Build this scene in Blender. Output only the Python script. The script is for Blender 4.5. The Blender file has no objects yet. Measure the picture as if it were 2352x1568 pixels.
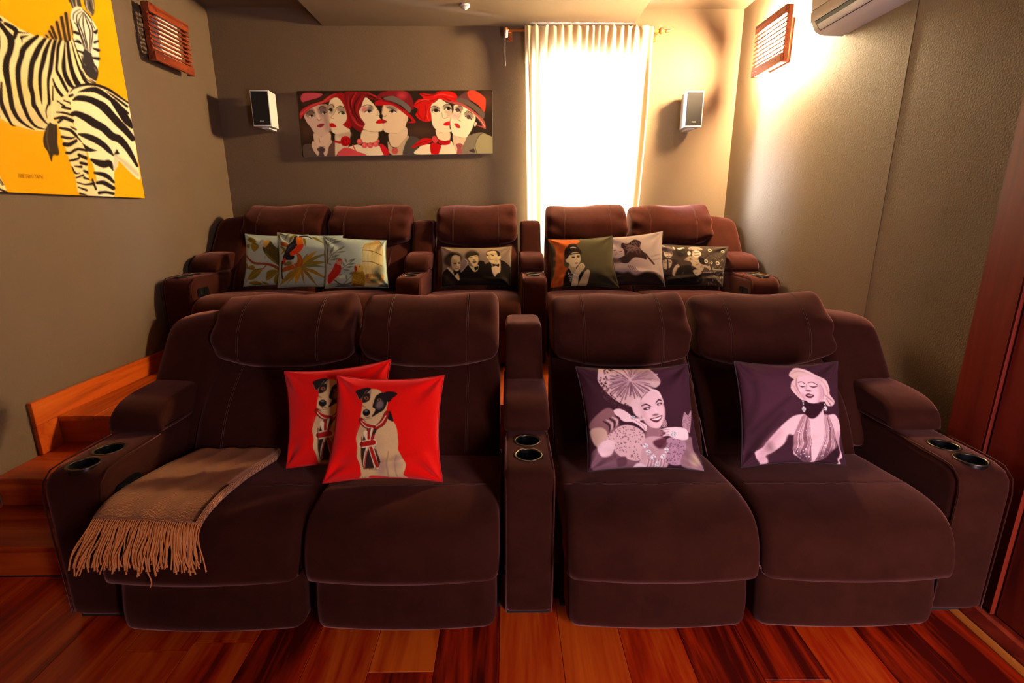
import bpy, math, random
import numpy as np
from mathutils import Vector

# ------------------------------------------------------------------ camera, light, exposure
scene = bpy.context.scene
COL = scene.collection
PITCH = 14.2
cam_data = bpy.data.cameras.new('camera')
cam_data.sensor_width = 36.0
cam_data.lens = 36.0 * 1160.0 / 2352.0
cam_data.clip_start = 0.02
cam = bpy.data.objects.new('camera', cam_data)
COL.objects.link(cam)
cam.location = (0.0, 0.0, 1.45)
cam.rotation_euler = (math.radians(90 - PITCH), 0.0, math.radians(-0.53))
scene.camera = cam

world = bpy.data.worlds.new('world')
scene.world = world
world.use_nodes = True
world.node_tree.nodes['Background'].inputs[0].default_value = (0.62, 0.78, 1.0, 1)
world.node_tree.nodes['Background'].inputs[1].default_value = 0.6

def area_light(name, loc, rot, sx, sy, power, color, spread=180):
    d = bpy.data.lights.new(name, 'AREA')
    d.shape = 'RECTANGLE'; d.size = sx; d.size_y = sy
    d.energy = power; d.color = color; d.spread = math.radians(spread)
    o = bpy.data.objects.new(name, d); COL.objects.link(o)
    o.location = loc; o.rotation_euler = [math.radians(a) for a in rot]
    return o

# daylight through the window behind the curtain (outside the pane, facing into the room)
area_light('window_daylight', (0.64, 4.76, 2.06), (-82, 0, 0), 0.85, 1.5, 2100, (0.76, 0.88, 1.0))
# daylight through the glazed door behind the camera, on the right
area_light('door_daylight', (1.46, -1.00, 1.15), (90, 0, 0), 0.72, 1.9, 140, (1.0, 0.80, 0.90))

scene.view_settings.view_transform = 'Standard'
scene.view_settings.look = 'None'
scene.view_settings.exposure = 0.0
scene.view_settings.gamma = 1.0
scene.view_settings.use_curve_mapping = False
scene.cycles.use_denoising = True
scene.cycles.max_bounces = 8
scene.cycles.sample_clamp_indirect = 6.0
scene.cycles.caustics_reflective = False
scene.cycles.caustics_refractive = False

# ------------------------------------------------------------------ helpers
def lin(c):
    c = c / 255.0
    return c / 12.92 if c <= 0.04045 else ((c + 0.055) / 1.055) ** 2.4
def rgb(r, g, b):
    return (lin(r), lin(g), lin(b), 1.0)

def new_mat(name):
    m = bpy.data.materials.new(name); m.use_nodes = True
    nt = m.node_tree
    return m, nt, nt.nodes['Principled BSDF'], nt.nodes.new, nt.links.new

def plain(name, col, rough=0.5, metal=0.0, spec=0.5, coat=0.0):
    m, nt, b, N, L = new_mat(name)
    b.inputs['Roughness'].default_value = rough
    b.inputs['Metallic'].default_value = metal
    b.inputs['Specular IOR Level'].default_value = spec
    b.inputs['Coat Weight'].default_value = coat
    t = N('ShaderNodeTexCoord'); n = N('ShaderNodeTexNoise'); n.inputs['Scale'].default_value = 60
    mx = N('ShaderNodeMix'); mx.data_type = 'RGBA'
    mx.inputs[6].default_value = tuple(c * 0.94 for c in col[:3]) + (1,)
    mx.inputs[7].default_value = tuple(min(1, c * 1.06) for c in col[:3]) + (1,)
    L(t.outputs['Object'], n.inputs['Vector']); L(n.outputs['Fac'], mx.inputs[0])
    L(mx.outputs[2], b.inputs['Base Color'])
    return m

def emitter(name, col, strength):
    m, nt, b, N, L = new_mat(name)
    b.inputs['Base Color'].default_value = (0.8, 0.8, 0.78, 1)
    b.inputs['Emission Color'].default_value = col
    b.inputs['Emission Strength'].default_value = strength
    return m

def paint_mat(name, col, rough=0.42, bump=0.12):
    m, nt, b, N, L = new_mat(name)
    t = N('ShaderNodeTexCoord')
    n1 = N('ShaderNodeTexNoise'); n1.inputs['Scale'].default_value = 130; n1.inputs['Detail'].default_value = 4
    n2 = N('ShaderNodeTexNoise'); n2.inputs['Scale'].default_value = 3.0; n2.inputs['Detail'].default_value = 3
    L(t.outputs['Object'], n1.inputs['Vector']); L(t.outputs['Object'], n2.inputs['Vector'])
    mx = N('ShaderNodeMix'); mx.data_type = 'RGBA'
    mx.inputs[6].default_value = tuple(c * 0.93 for c in col[:3]) + (1,)
    mx.inputs[7].default_value = tuple(c * 1.07 for c in col[:3]) + (1,)
    L(n2.outputs['Fac'], mx.inputs[0]); L(mx.outputs[2], b.inputs['Base Color'])
    ad = N('ShaderNodeMath'); ad.operation = 'MULTIPLY_ADD'; ad.inputs[1].default_value = 2.5
    L(n2.outputs['Fac'], ad.inputs[0]); L(n1.outputs['Fac'], ad.inputs[2])
    bp = N('ShaderNodeBump'); bp.inputs['Strength'].default_value = bump; bp.inputs['Distance'].default_value = 0.006
    L(ad.outputs[0], bp.inputs['Height']); L(bp.outputs['Normal'], b.inputs['Normal'])
    b.inputs['Roughness'].default_value = rough
    b.inputs['Specular IOR Level'].default_value = 0.22
    return m

def wood_mat(name, dark, mid, light, rough=0.25, axis='Y', scale=1.0, coat=0.3, spread=0.5, tone=False):
    """grain running along one axis; every plank gets its own tone from the object's random number"""
    m, nt, b, N, L = new_mat(name)
    t = N('ShaderNodeTexCoord'); oi = N('ShaderNodeObjectInfo')
    mp = N('ShaderNodeMapping')
    s = {'X': (0.7, 9, 9), 'Y': (9, 0.7, 9), 'Z': (9, 9, 0.7)}[axis]
    mp.inputs['Scale'].default_value = [v * scale for v in s]
    rm = N('ShaderNodeVectorMath'); rm.operation = 'SCALE'; rm.inputs[0].default_value = (13.1, 7.7, 5.3)
    L(oi.outputs['Random'], rm.inputs['Scale'])
    av = N('ShaderNodeVectorMath'); av.operation = 'ADD'
    L(t.outputs['Object'], mp.inputs['Vector']); L(mp.outputs['Vector'], av.inputs[0]); L(rm.outputs['Vector'], av.inputs[1])
    n = N('ShaderNodeTexNoise'); n.inputs['Scale'].default_value = 1.0; n.inputs['Detail'].default_value = 7
    n.inputs['Roughness'].default_value = 0.62; n.inputs['Distortion'].default_value = 0.9
    L(av.outputs['Vector'], n.inputs['Vector'])
    f = N('ShaderNodeTexNoise'); f.inputs['Scale'].default_value = 7.0; f.inputs['Detail'].default_value = 4
    L(av.outputs['Vector'], f.inputs['Vector'])
    a1 = N('ShaderNodeMath'); a1.operation = 'MULTIPLY_ADD'; a1.inputs[1].default_value = spread; 
    s1 = N('ShaderNodeMath'); s1.operation = 'SUBTRACT'; s1.inputs[1].default_value = 0.5
    if tone:
        sc = N('ShaderNodeSeparateColor'); L(oi.outputs['Color'], sc.inputs[0]); L(sc.outputs[0], s1.inputs[0])
    else:
        L(oi.outputs['Random'], s1.inputs[0])
    L(s1.outputs[0], a1.inputs[0])
    a2 = N('ShaderNodeMath'); a2.operation = 'MULTIPLY_ADD'; a2.inputs[1].default_value = 0.22
    L(f.outputs['Fac'], a2.inputs[0]); L(n.outputs['Fac'], a2.inputs[2])
    a3 = N('ShaderNodeMath'); a3.operation = 'ADD'; a3.inputs[1].default_value = -0.11
    L(a2.outputs[0], a1.inputs[2]); L(a1.outputs[0], a3.inputs[0])
    r = N('ShaderNodeValToRGB'); e = r.color_ramp.elements
    e[0].position = 0.30; e[0].color = dark; e[1].position = 0.74; e[1].color = light
    k = r.color_ramp.elements.new(0.48); k.color = mid
    L(a3.outputs[0], r.inputs['Fac']); L(r.outputs['Color'], b.inputs['Base Color'])
    bp = N('ShaderNodeBump'); bp.inputs['Strength'].default_value = 0.06; bp.inputs['Distance'].default_value = 0.003
    L(n.outputs['Fac'], bp.inputs['Height']); L(bp.outputs['Normal'], b.inputs['Normal'])
    b.inputs['Roughness'].default_value = rough
    b.inputs['Coat Weight'].default_value = coat; b.inputs['Coat Roughness'].default_value = 0.22
    return m

def velvet_mat(name, base, tint, weight=1.0, srough=0.35):
    m, nt, b, N, L = new_mat(name)
    t = N('ShaderNodeTexCoord')
    n = N('ShaderNodeTexNoise'); n.inputs['Scale'].default_value = 9; n.inputs['Detail'].default_value = 5
    n.inputs['Roughness'].default_value = 0.65
    f = N('ShaderNodeTexNoise'); f.inputs['Scale'].default_value = 420; f.inputs['Detail'].default_value = 2
    L(t.outputs['Object'], n.inputs['Vector']); L(t.outputs['Object'], f.inputs['Vector'])
    mx = N('ShaderNodeMix'); mx.data_type = 'RGBA'
    mx.inputs[6].default_value = tuple(c * 0.55 for c in base[:3]) + (1,)
    mx.inputs[7].default_value = tuple(c * 1.5 for c in base[:3]) + (1,)
    L(n.outputs['Fac'], mx.inputs[0]); L(mx.outputs[2], b.inputs['Base Color'])
    b.inputs['Roughness'].default_value = 0.85
    b.inputs['Specular IOR Level'].default_value = 0.03
    mr = N('ShaderNodeMapRange'); mr.inputs[1].default_value = 0.3; mr.inputs[2].default_value = 0.7
    mr.inputs[3].default_value = weight * 0.75; mr.inputs[4].default_value = weight
    L(n.outputs['Fac'], mr.inputs[0]); L(mr.outputs[0], b.inputs['Sheen Weight'])
    b.inputs['Sheen Roughness'].default_value = srough
    b.inputs['Sheen Tint'].default_value = tint
    bp = N('ShaderNodeBump'); bp.inputs['Strength'].default_value = 0.25; bp.inputs['Distance'].default_value = 0.002
    L(f.outputs['Fac'], bp.inputs['Height']); L(bp.outputs['Normal'], b.inputs['Normal'])
    return m

def print_mat(name, weave=520, rough=0.8, sheen=0.0, bump=0.25):
    """printed cloth or canvas: the colours come from the mesh's own colour attribute"""
    m, nt, b, N, L = new_mat(name)
    a = N('ShaderNodeVertexColor'); a.layer_name = 'print'
    t = N('ShaderNodeTexCoord'); n = N('ShaderNodeTexNoise'); n.inputs['Scale'].default_value = weave
    L(t.outputs['Object'], n.inputs['Vector'])
    mx = N('ShaderNodeMix'); mx.data_type = 'RGBA'; mx.blend_type = 'MULTIPLY'; mx.inputs[0].default_value = 0.25
    r = N('ShaderNodeMapRange'); r.inputs[1].default_value = 0.3; r.inputs[2].default_value = 0.7
    r.inputs[3].default_value = 0.7; r.inputs[4].default_value = 1.25
    L(n.outputs['Fac'], r.inputs[0])
    L(a.outputs['Color'], mx.inputs[6]); L(r.outputs[0], mx.inputs[7])
    L(mx.outputs[2], b.inputs['Base Color'])
    bp = N('ShaderNodeBump'); bp.inputs['Strength'].default_value = bump; bp.inputs['Distance'].default_value = 0.001
    L(n.outputs['Fac'], bp.inputs['Height']); L(bp.outputs['Normal'], b.inputs['Normal'])
    b.inputs['Roughness'].default_value = rough
    b.inputs['Specular IOR Level'].default_value = 0.06
    b.inputs['Sheen Weight'].default_value = sheen
    return m

def make(name, verts, faces, mat, parent=None, smooth=False, loc=None):
    me = bpy.data.meshes.new(name)
    me.from_pydata([tuple(v) for v in verts], [], [tuple(f) for f in faces])
    me.update()
    if mat: me.materials.append(mat)
    if smooth:
        me.polygons.foreach_set('use_smooth', [True] * len(me.polygons))
    o = bpy.data.objects.new(name, me); COL.objects.link(o)
    if parent: o.parent = parent
    if loc is not None: o.location = loc
    return o

def tag(o, label=None, cat=None, group=None, kind=None):
    if label: o['label'] = label
    if cat: o['category'] = cat
    if group: o['group'] = group
    if kind: o['kind'] = kind
    return o

def thing(name, label, cat, loc=(0, 0, 0), group=None, rot=None):
    o = bpy.data.objects.new(name, None); COL.objects.link(o)
    o.empty_display_size = 0.1
    o.location = loc
    if rot: o.rotation_euler = rot
    return tag(o, label, cat, group)

class MB:
    """collects shapes into one mesh"""
    def __init__(s): s.v = []; s.f = []
    def add(s, v, f):
        n = len(s.v); s.v += [tuple(p) for p in v]; s.f += [tuple(i + n for i in q) for q in f]; return s
    def box(s, x0, x1, y0, y1, z0, z1, b=0.0):
        if b <= 0:
            return s.add([(x0,y0,z0),(x1,y0,z0),(x1,y1,z0),(x0,y1,z0),(x0,y0,z1),(x1,y0,z1),(x1,y1,z1),(x0,y1,z1)],
                         [(0,3,2,1),(4,5,6,7),(0,1,5,4),(1,2,6,5),(2,3,7,6),(3,0,4,7)])
        # chamfered box: 24 corner points, faces by direction
        P = {}; V = []
        for ix, X in enumerate((x0, x1)):
            for iy, Y in enumerate((y0, y1)):
                for iz, Z in enumerate((z0, z1)):
                    sx, sy, sz = (1, -1)[ix], (1, -1)[iy], (1, -1)[iz]
                    for a in range(3):
                        q = [X + sx * b, Y + sy * b, Z + sz * b]
                        q[a] = (X, Y, Z)[a]
                        P[(ix, iy, iz, a)] = len(V); V.append(q)
        F = []
        for i in (0, 1):
            F.append([P[(i,0,0,0)],P[(i,1,0,0)],P[(i,1,1,0)],P[(i,0,1,0)]])
            F.append([P[(0,i,0,1)],P[(1,i,0,1)],P[(1,i,1,1)],P[(0,i,1,1)]])
            F.append([P[(0,0,i,2)],P[(1,0,i,2)],P[(1,1,i,2)],P[(0,1,i,2)]])
            for j in (0, 1):
                F.append([P[(i,j,0,0)],P[(i,j,1,0)],P[(i,j,1,1)],P[(i,j,0,1)]])
                F.append([P[(i,0,j,0)],P[(i,1,j,0)],P[(i,1,j,2)],P[(i,0,j,2)]])
                F.append([P[(0,i,j,1)],P[(1,i,j,1)],P[(1,i,j,2)],P[(0,i,j,2)]])
                for k in (0, 1):
                    F.append([P[(i,j,k,0)],P[(i,j,k,1)],P[(i,j,k,2)]])
        c = Vector(((x0+x1)/2,(y0+y1)/2,(z0+z1)/2))
        G = []
        for f in F:
            a, d, e = (Vector(V[f[0]]), Vector(V[f[1]]), Vector(V[f[2]]))
            G.append(f if (d-a).cross(e-a).dot((a+d+e)/3-c) > 0 else f[::-1])
        return s.add(V, G)
    def tube(s, pts, r, n=6, caps=True):
        pts = [Vector(p) for p in pts]; rr = r if isinstance(r, (list, tuple)) else [r] * len(pts)
        V = []; up = None
        for i, p in enumerate(pts):
            t = (pts[min(i+1, len(pts)-1)] - pts[max(i-1, 0)]).normalized()
            if up is None:
                up = Vector((0,0,1)) if abs(t.z) < 0.9 else Vector((1,0,0))
            a = t.cross(up).normalized(); up = a.cross(t).normalized()
            for k in range(n):
                w = 2 * math.pi * k / n
                V.append(p + (a * math.cos(w) + up * math.sin(w)) * rr[i])
        F = [(i*n+k, i*n+(k+1) % n, (i+1)*n+(k+1) % n, (i+1)*n+k) for i in range(len(pts)-1) for k in range(n)]
        if caps: F += [tuple(range(n))[::-1], tuple((len(pts)-1)*n+k for k in range(n))]
        return s.add(V, F)
    def lathe(s, prof, n=24, c=(0,0,0), axis='Z'):
        V = []; m = len(prof)
        for r, h in prof:
            for k in range(n):
                w = 2*math.pi*k/n; x, y = r*math.cos(w), r*math.sin(w)
                q = {'Z': (x, y, h), 'X': (h, x, y), 'Y': (x, h, y)}[axis]
                V.append((c[0]+q[0], c[1]+q[1], c[2]+q[2]))
        F = [(i*n+k, i*n+(k+1) % n, (i+1)*n+(k+1) % n, (i+1)*n+k) for i in range(m-1) for k in range(n)]
        F += [tuple(range(n))[::-1], tuple((m-1)*n+k for k in range(n))]
        return s.add(V, F)
    def prism(s, poly, axis, a, b):
        """polygon in the plane across axis, pushed from a to b along it"""
        n = len(poly)
        def q(p, h): return {'X': (h, p[0], p[1]), 'Y': (p[0], h, p[1]), 'Z': (p[0], p[1], h)}[axis]
        V = [q(p, a) for p in poly] + [q(p, b) for p in poly]
        F = [tuple(range(n)), tuple(range(2*n-1, n-1, -1))] + [(i, i+n, (i+1) % n+n, (i+1) % n) for i in range(n)]
        return s.add(V, F)
    def build(s, name, mat, parent=None, smooth=False, loc=None):
        import bmesh
        o = make(name, s.v, s.f, mat, parent, smooth, loc)
        bm = bmesh.new(); bm.from_mesh(o.data); bmesh.ops.recalc_face_normals(bm, faces=bm.faces[:]); bm.to_mesh(o.data); bm.free()
        return o

def auto_smooth(o, deg=40):
    me = o.data
    me.polygons.foreach_set('use_smooth', [True] * len(me.polygons))
    try:
        me.set_sharp_from_angle(angle=math.radians(deg))
    except Exception:
        pass
    return o

def crom(pts, n=6, closed=True):
    """Catmull-Rom curve through the points"""
    P = np.array(pts, float); m = len(P); out = []
    rng = range(m) if closed else range(m - 1)
    for i in rng:
        if closed: a, b, c, d = P[(i-1) % m], P[i], P[(i+1) % m], P[(i+2) % m]
        else: a, b, c, d = P[max(i-1, 0)], P[i], P[i+1], P[min(i+2, m-1)]
        for k in range(n):
            t = k / n
            out.append(0.5*((2*b)+(c-a)*t+(2*a-5*b+4*c-d)*t*t+(3*b-a-3*c+d)*t**3))
    if not closed: out.append(P[-1])
    return np.array(out)

def resample(c, n, closed=True):
    c = np.asarray(c, float)
    if closed: c = np.vstack([c, c[:1]])
    d = np.r_[0, np.cumsum(np.linalg.norm(np.diff(c, axis=0), axis=1))]
    t = np.linspace(0, d[-1], n + 1)[:-1] if closed else np.linspace(0, d[-1], n)
    return np.stack([np.interp(t, d, c[:, k]) for k in range(c.shape[1])], 1)

def rounded_poly(pts, radii, n=5):
    """polygon with rounded corners"""
    out = []; m = len(pts)
    for i in range(m):
        p = Vector(pts[i]); a = Vector(pts[i-1]) - p; b = Vector(pts[(i+1) % m]) - p
        r = radii[i] if isinstance(radii, (list, tuple)) else radii
        r = min(r, a.length*0.49, b.length*0.49)
        if r <= 1e-6: out.append(tuple(p)); continue
        A = p + a.normalized()*r; B = p + b.normalized()*r
        for k in range(n+1):
            t = k/n
            q = A*(1-t)**2 + p*2*t*(1-t) + B*t*t
            out.append(tuple(q))
    return out

def rbox(hx, hy, hz, r, n=(10, 6, 10), fn=None, c=(0, 0, 0)):
    """soft box: cube grid pushed onto a rounded box; fn bends the result"""
    idx = {}; V = []; F = []
    def vert(i, j, k):
        key = (i, j, k)
        if key not in idx:
            q = []
            for a, (q0, m, h) in enumerate(((i, n[0], hx), (j, n[1], hy), (k, n[2], hz))):
                t = 2*q0/m-1
                q.append(h*(0.55*t+0.45*math.sin(t*math.pi/2)))
            p = Vector(q)
            inn = Vector((max(-hx+r, min(hx-r, p.x)), max(-hy+r, min(hy-r, p.y)), max(-hz+r, min(hz-r, p.z))))
            d = p - inn
            if d.length > 1e-9: p = inn + d.normalized()*r
            p = tuple(p)
            if fn: p = fn(*p)
            idx[key] = len(V); V.append((p[0]+c[0], p[1]+c[1], p[2]+c[2]))
        return idx[key]
    for (A, B, C) in ((0, 1, 2), (1, 2, 0), (2, 0, 1)):
        for s in (0, 1):
            for i in range(n[A]):
                for j in range(n[B]):
                    q = []
                    for (di, dj) in ((0, 0), (1, 0), (1, 1), (0, 1)):
                        k = [0, 0, 0]; k[A] = i+di; k[B] = j+dj; k[C] = n[C]*s
                        q.append(vert(*k))
                    F.append(q if s else q[::-1])
    return V, F

def loft(profile, x0, x1, r=0.02, nx=14, bulge=0.0, crown=0.0, npts=48, endn=4, fn=None):
    """closed YZ profile swept along X with rounded ends; bulge pushes the front (-Y) out in plan, crown lifts the top"""
    P = resample(profile, npts)
    area = 0.5*np.sum(P[:, 0]*np.roll(P[:, 1], -1)-np.roll(P[:, 0], -1)*P[:, 1])
    if area < 0: P = P[::-1]
    T = np.roll(P, -1, 0)-np.roll(P, 1, 0); T /= np.linalg.norm(T, axis=1)[:, None]+1e-9
    Nn = np.stack([T[:, 1], -T[:, 0]], 1)  # outward
    hw = (x1-x0)/2; cx = (x0+x1)/2
    # ends: quarter-round inset
    S = []
    for k in range(endn+1):
        a = math.pi/2*k/endn
        S.append((-hw+r*(1-math.cos(a)), r*(1-math.sin(a))))
    mid = [(-hw+r+(2*hw-2*r)*k/nx, 0.0) for k in range(1, nx)]
    S = S+mid+[(-x, e) for x, e in S[::-1]]
    V = []; m = len(P)
    ymin, ymax = P[:, 0].min(), P[:, 0].max(); zmin, zmax = P[:, 1].min(), P[:, 1].max()
    for (x, e) in S:
        u = x/hw; g = 1-u*u
        Q = P-Nn*e
        for (y, z), (ny, nz) in zip(Q, Nn):
            wy = max(0.0, -ny); wz = max(0.0, nz)
            yy = y-bulge*g*wy; zz = z+crown*g*wz
            p = (cx+x, yy, zz)
            V.append(fn(*p) if fn else p)
    F = [(i*m+k, (i+1)*m+k, (i+1)*m+(k+1) % m, i*m+(k+1) % m) for i in range(len(S)-1) for k in range(m)]
    F += [tuple(range(m)), tuple((len(S)-1)*m+k for k in range(m-1, -1, -1))]
    return V, F

# ------------------------------------------------------------------ materials
random.seed(7)
M = {}
M['wall'] = paint_mat('taupe_wall_paint', rgb(106, 87, 67), 0.7, 0.25)
M['ceiling'] = paint_mat('taupe_ceiling_paint', rgb(116, 97, 78), 0.7, 0.08)
M['floor_wood'] = wood_mat('varnished_red_floor_wood', rgb(84, 12, 4), rgb(186, 44, 7), rgb(232, 102, 24), 0.30, 'Y', 1.0, 0.25, 0.46, True)
M['step_wood'] = wood_mat('varnished_step_wood', rgb(110, 30, 8), rgb(178, 62, 14), rgb(212, 98, 26), 0.35, 'X', 0.9, 0.2, 0.2)
M['skirt_wood'] = wood_mat('varnished_skirting_wood', rgb(128, 44, 10), rgb(206, 90, 20), rgb(230, 120, 36), 0.35, 'Y', 0.7, 0.2, 0.15)
M['door_wood'] = wood_mat('dark_red_door_wood', rgb(60, 12, 6), rgb(110, 28, 12), rgb(134, 42, 18), 0.38, 'Z', 0.7, 0.12, 0.12)
M['trim_wood'] = wood_mat('pale_trim_wood', rgb(150, 70, 20), rgb(190, 104, 36), rgb(206, 128, 54), 0.35, 'Y', 1.0, 0.2, 0.1)
M['lamp_wood'] = wood_mat('reddish_lamp_wood', rgb(62, 18, 6), rgb(122, 46, 20), rgb(160, 74, 36), 0.35, 'Y', 2.4, 0.2, 0.12)
M['velvet'] = velvet_mat('dark_brown_velvet', rgb(50, 21, 13), (0.90, 0.37, 0.31, 1), 0.36, 0.40)
M['stitch'] = plain('brown_thread', rgb(82, 44, 32), 0.8)
M['dark'] = plain('black_underside', rgb(14, 11, 10), 0.9)
M['black_plastic'] = plain('black_plastic', rgb(12, 12, 12), 0.3)
M['cup_metal'] = plain('dark_bronze_metal', rgb(92, 82, 66), 0.32, 0.9)
M['white'] = plain('white_lacquer', rgb(225, 222, 215), 0.4)
M['grille'] = plain('black_speaker_cloth', rgb(12, 11, 11), 0.9)
M['silver'] = plain('silver_print', rgb(190, 185, 170), 0.4, 0.5)
M['steel'] = plain('steel_screw', rgb(170, 165, 155), 0.3, 1.0)
M['canvas_edge'] = plain('canvas_edge', rgb(40, 30, 24), 0.8)
M['canvas_white'] = plain('canvas_white_edge', rgb(200, 195, 180), 0.8)
M['rod'] = wood_mat('curtain_rod_wood', rgb(120, 60, 20), rgb(165, 95, 40), rgb(190, 120, 55), 0.35, 'X', 3, 0.3, 0.1)
M['cord'] = plain('white_cord', rgb(215, 212, 205), 0.7)
M['ac'] = plain('white_ac_plastic', rgb(222, 216, 206), 0.3)
M['ac_dark'] = plain('dark_vent_slot', rgb(26, 20, 16), 0.7)
M['outside'] = plain('dark_cord', rgb(20, 18, 16), 0.8)

# ------------------------------------------------------------------ the room
XL, XR, YB, YF, ZC = -2.33, 1.86, 4.45, -0.78, 3.0
ST = 'structure'
PLAT = 0.442
w = MB(); w.box(XL-0.12, XL, YF-0.12, YB+0.12, -0.05, ZC+0.12); tag(w.build('wall_left', M['wall']), kind=ST)
WX0, WX1, WZ0, WZ1 = 0.29, 1.01, 1.25, 2.69
w = MB()
w.box(XL, WX0, YB, YB+0.12, -0.05, ZC+0.12); w.box(WX1, XR+0.12, YB, YB+0.12, -0.05, ZC+0.12)
w.box(WX0, WX1, YB, YB+0.12, -0.05, WZ0); w.box(WX0, WX1, YB, YB+0.12, WZ1, ZC+0.12)
tag(w.build('wall_back', M['wall']), kind=ST)
w = MB()
w.box(XR, XR+0.12, 2.57, YB, -0.05, ZC+0.12); w.box(XR+0.002, XR+0.12, YF-0.12, 2.57, -0.05, ZC+0.12)
tag(w.build('wall_right', M['wall']), kind=ST)
DX0, DX1, DZ1 = 1.08, 1.82, 2.15                  # glazed door behind the camera
w = MB()
w.box(XL, DX0, YF-0.12, YF, -0.05, ZC+0.12); w.box(DX1, XR+0.12, YF-0.12, YF, -0.05, ZC+0.12); w.box(DX0, DX1, YF-0.12, YF, DZ1, ZC+0.12)
tag(w.build('wall_front', M['wall']), kind=ST)
w = MB(); w.box(XL, XR+0.12, YF, YB, ZC, ZC+0.12); tag(w.build('ceiling', M['ceiling']), kind=ST)
w = MB(); w.box(-1.44, 0.99, 0.6, YB-0.002, 2.872, ZC-0.001, 0.004); tag(w.build('ceiling_soffit', M['ceiling']), kind=ST)

# windows: frame, sash bars and panes
def pane_mat():
    m, nt, b, N, L = new_mat('window_glass')
    nt.nodes.remove(b); g = N('ShaderNodeBsdfTransparent'); g.inputs[0].default_value = (0.95, 0.97, 1, 1)
    gl = N('ShaderNodeBsdfGlossy'); gl.inputs['Roughness'].default_value = 0.02
    mx = N('ShaderNodeMixShader'); mx.inputs[0].default_value = 0.06
    L(g.outputs[0], mx.inputs[1]); L(gl.outputs[0], mx.inputs[2]); L(mx.outputs[0], nt.nodes['Material Output'].inputs[0])
    return m
M['glass'] = pane_mat()
win = MB(); t = 0.045
win.box(WX0, WX1, YB+0.05, YB+0.10, WZ0, WZ0+t).box(WX0, WX1, YB+0.05, YB+0.10, WZ1-t, WZ1)
win.box(WX0, WX0+t, YB+0.05, YB+0.10, WZ0+t, WZ1-t).box(WX1-t, WX1, YB+0.05, YB+0.10, WZ0+t, WZ1-t)
win.box((WX0+WX1)/2-0.02, (WX0+WX1)/2+0.02, YB+0.055, YB+0.095, WZ0+t, WZ1-t)
wo = tag(win.build('window_1', M['white']), kind=ST)
for a, b_ in ((WX0+t, (WX0+WX1)/2-0.02), ((WX0+WX1)/2+0.02, WX1-t)):
    MB().box(a, b_, YB+0.072, YB+0.078, WZ0+t, WZ1-t).build('pane', M['glass'], wo)
win = MB(); t = 0.07
win.box(DX0, DX0+t, YF-0.09, YF-0.04, 0.0, DZ1).box(DX1-t, DX1, YF-0.09, YF-0.04, 0.0, DZ1).box(DX0+t, DX1-t, YF-0.09, YF-0.04, DZ1-t, DZ1).box(DX0+t, DX1-t, YF-0.09, YF-0.04, 0.0, 0.12)
wo = tag(win.build('door_2', M['door_wood']), kind=ST)
MB().box(DX0+t, DX1-t, YF-0.068, YF-0.062, 0.12, DZ1-t).build('pane', M['glass'], wo)

# floor: a dark sub-floor and the planks, one by one
fl = tag(MB().box(XL, XR+0.12, YF, YB, -0.06, -0.022).build('floor', M['dark']), kind=ST)
PW = 0.2133
seam0 = -0.031
k0 = int(math.floor((XL-seam0)/PW)); k1 = int(math.ceil((1.66-seam0)/PW))
ends = {-6: [0.55, 1.429], -5: [0.5, 1.46], -3: [0.75, 1.62], -2: [0.62, 1.337], -1: [0.4, 1.7], 4: [0.6, 1.296], 2: [0.2, 1.65]}
tones = {-6: (0.45, 0.75, 0.6), -5: (0.5, 0.55, 0.5), -4: (0.3, 0.3), -3: (0.62, 0.62, 0.5), -2: (0.45, 0.40, 0.85), -1: (0.15, 0.2, 0.2), 0: (0.82, 0.82), 1: (0.7, 0.7), 2: (0.5, 0.5, 0.5), 3: (0.12, 0.12), 4: (0.5, 0.5, 0.24), 5: (0.68, 0.68), 6: (0.05, 0.05), 7: (0.10, 0.1)}
for k in range(k0, k1):
    xa = max(XL, seam0+k*PW); xb = min(1.662, seam0+(k+1)*PW)
    ys = [YF]
    es = ends.get(k)
    if es is None: es = [0.15+0.9*random.random()]
    ys += es + [1.80]
    for q, (a, b_) in enumerate(zip(ys[:-1], ys[1:])):
        o = MB().box(-(xb-xa)/2+0.0007, (xb-xa)/2-0.0007, -(b_-a)/2+0.0007, (b_-a)/2-0.0007, -0.02, 0.0, 0.0012).build(
            'floor_plank', M['floor_wood'], fl, loc=((xa+xb)/2, (a+b_)/2, 0))
        tn = tones.get(k, (0.35, 0.55, 0.45)); tv = tn[min(q, len(tn)-1)]
        o.color = (tv, 0.5, 0.5, 1)
# floor edge strip by the door
st = tag(MB().box(1.664, 1.700, YF, 1.9, -0.02, 0.003, 0.002).build('trim_1', M['trim_wood']), kind=ST)
st = tag(MB().box(1.702, 1.858, YF, 1.9, -0.02, 0.010, 0.002).build('trim_2', M['door_wood']), kind=ST)

# stepped platform carrying the back row
Y1, Y2, Y3 = 1.80, 2.093, 2.452
Z1, Z2 = 0.146, 0.288
pl = MB()
pl.box(XL+0.001, -1.66, Y1+0.02, Y3+0.05, -0.02, Z1-0.026); pl.box(XL+0.001, -1.66, Y2+0.02, Y3+0.05, Z1-0.026, Z2-0.026)
pl.box(XL+0.001, XR-0.001, Y3+0.16, YB-0.001, -0.02, PLAT-0.026)
pf = tag(pl.build('floor_platform', M['dark']), kind=ST)
def board(name, x0, x1, y0, y1, z0, z1, mat, parent, b=0.003):
    c = ((x0+x1)/2, (y0+y1)/2, (z0+z1)/2)
    return MB().box(x0-c[0], x1-c[0], y0-c[1], y1-c[1], z0-c[2], z1-c[2], b).build(name, mat, parent, loc=c)
SE = -1.655
board('riser', XL+0.002, SE, Y1, Y1+0.02, 0.002, Z1-0.026, M['step_wood'], pf)
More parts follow.
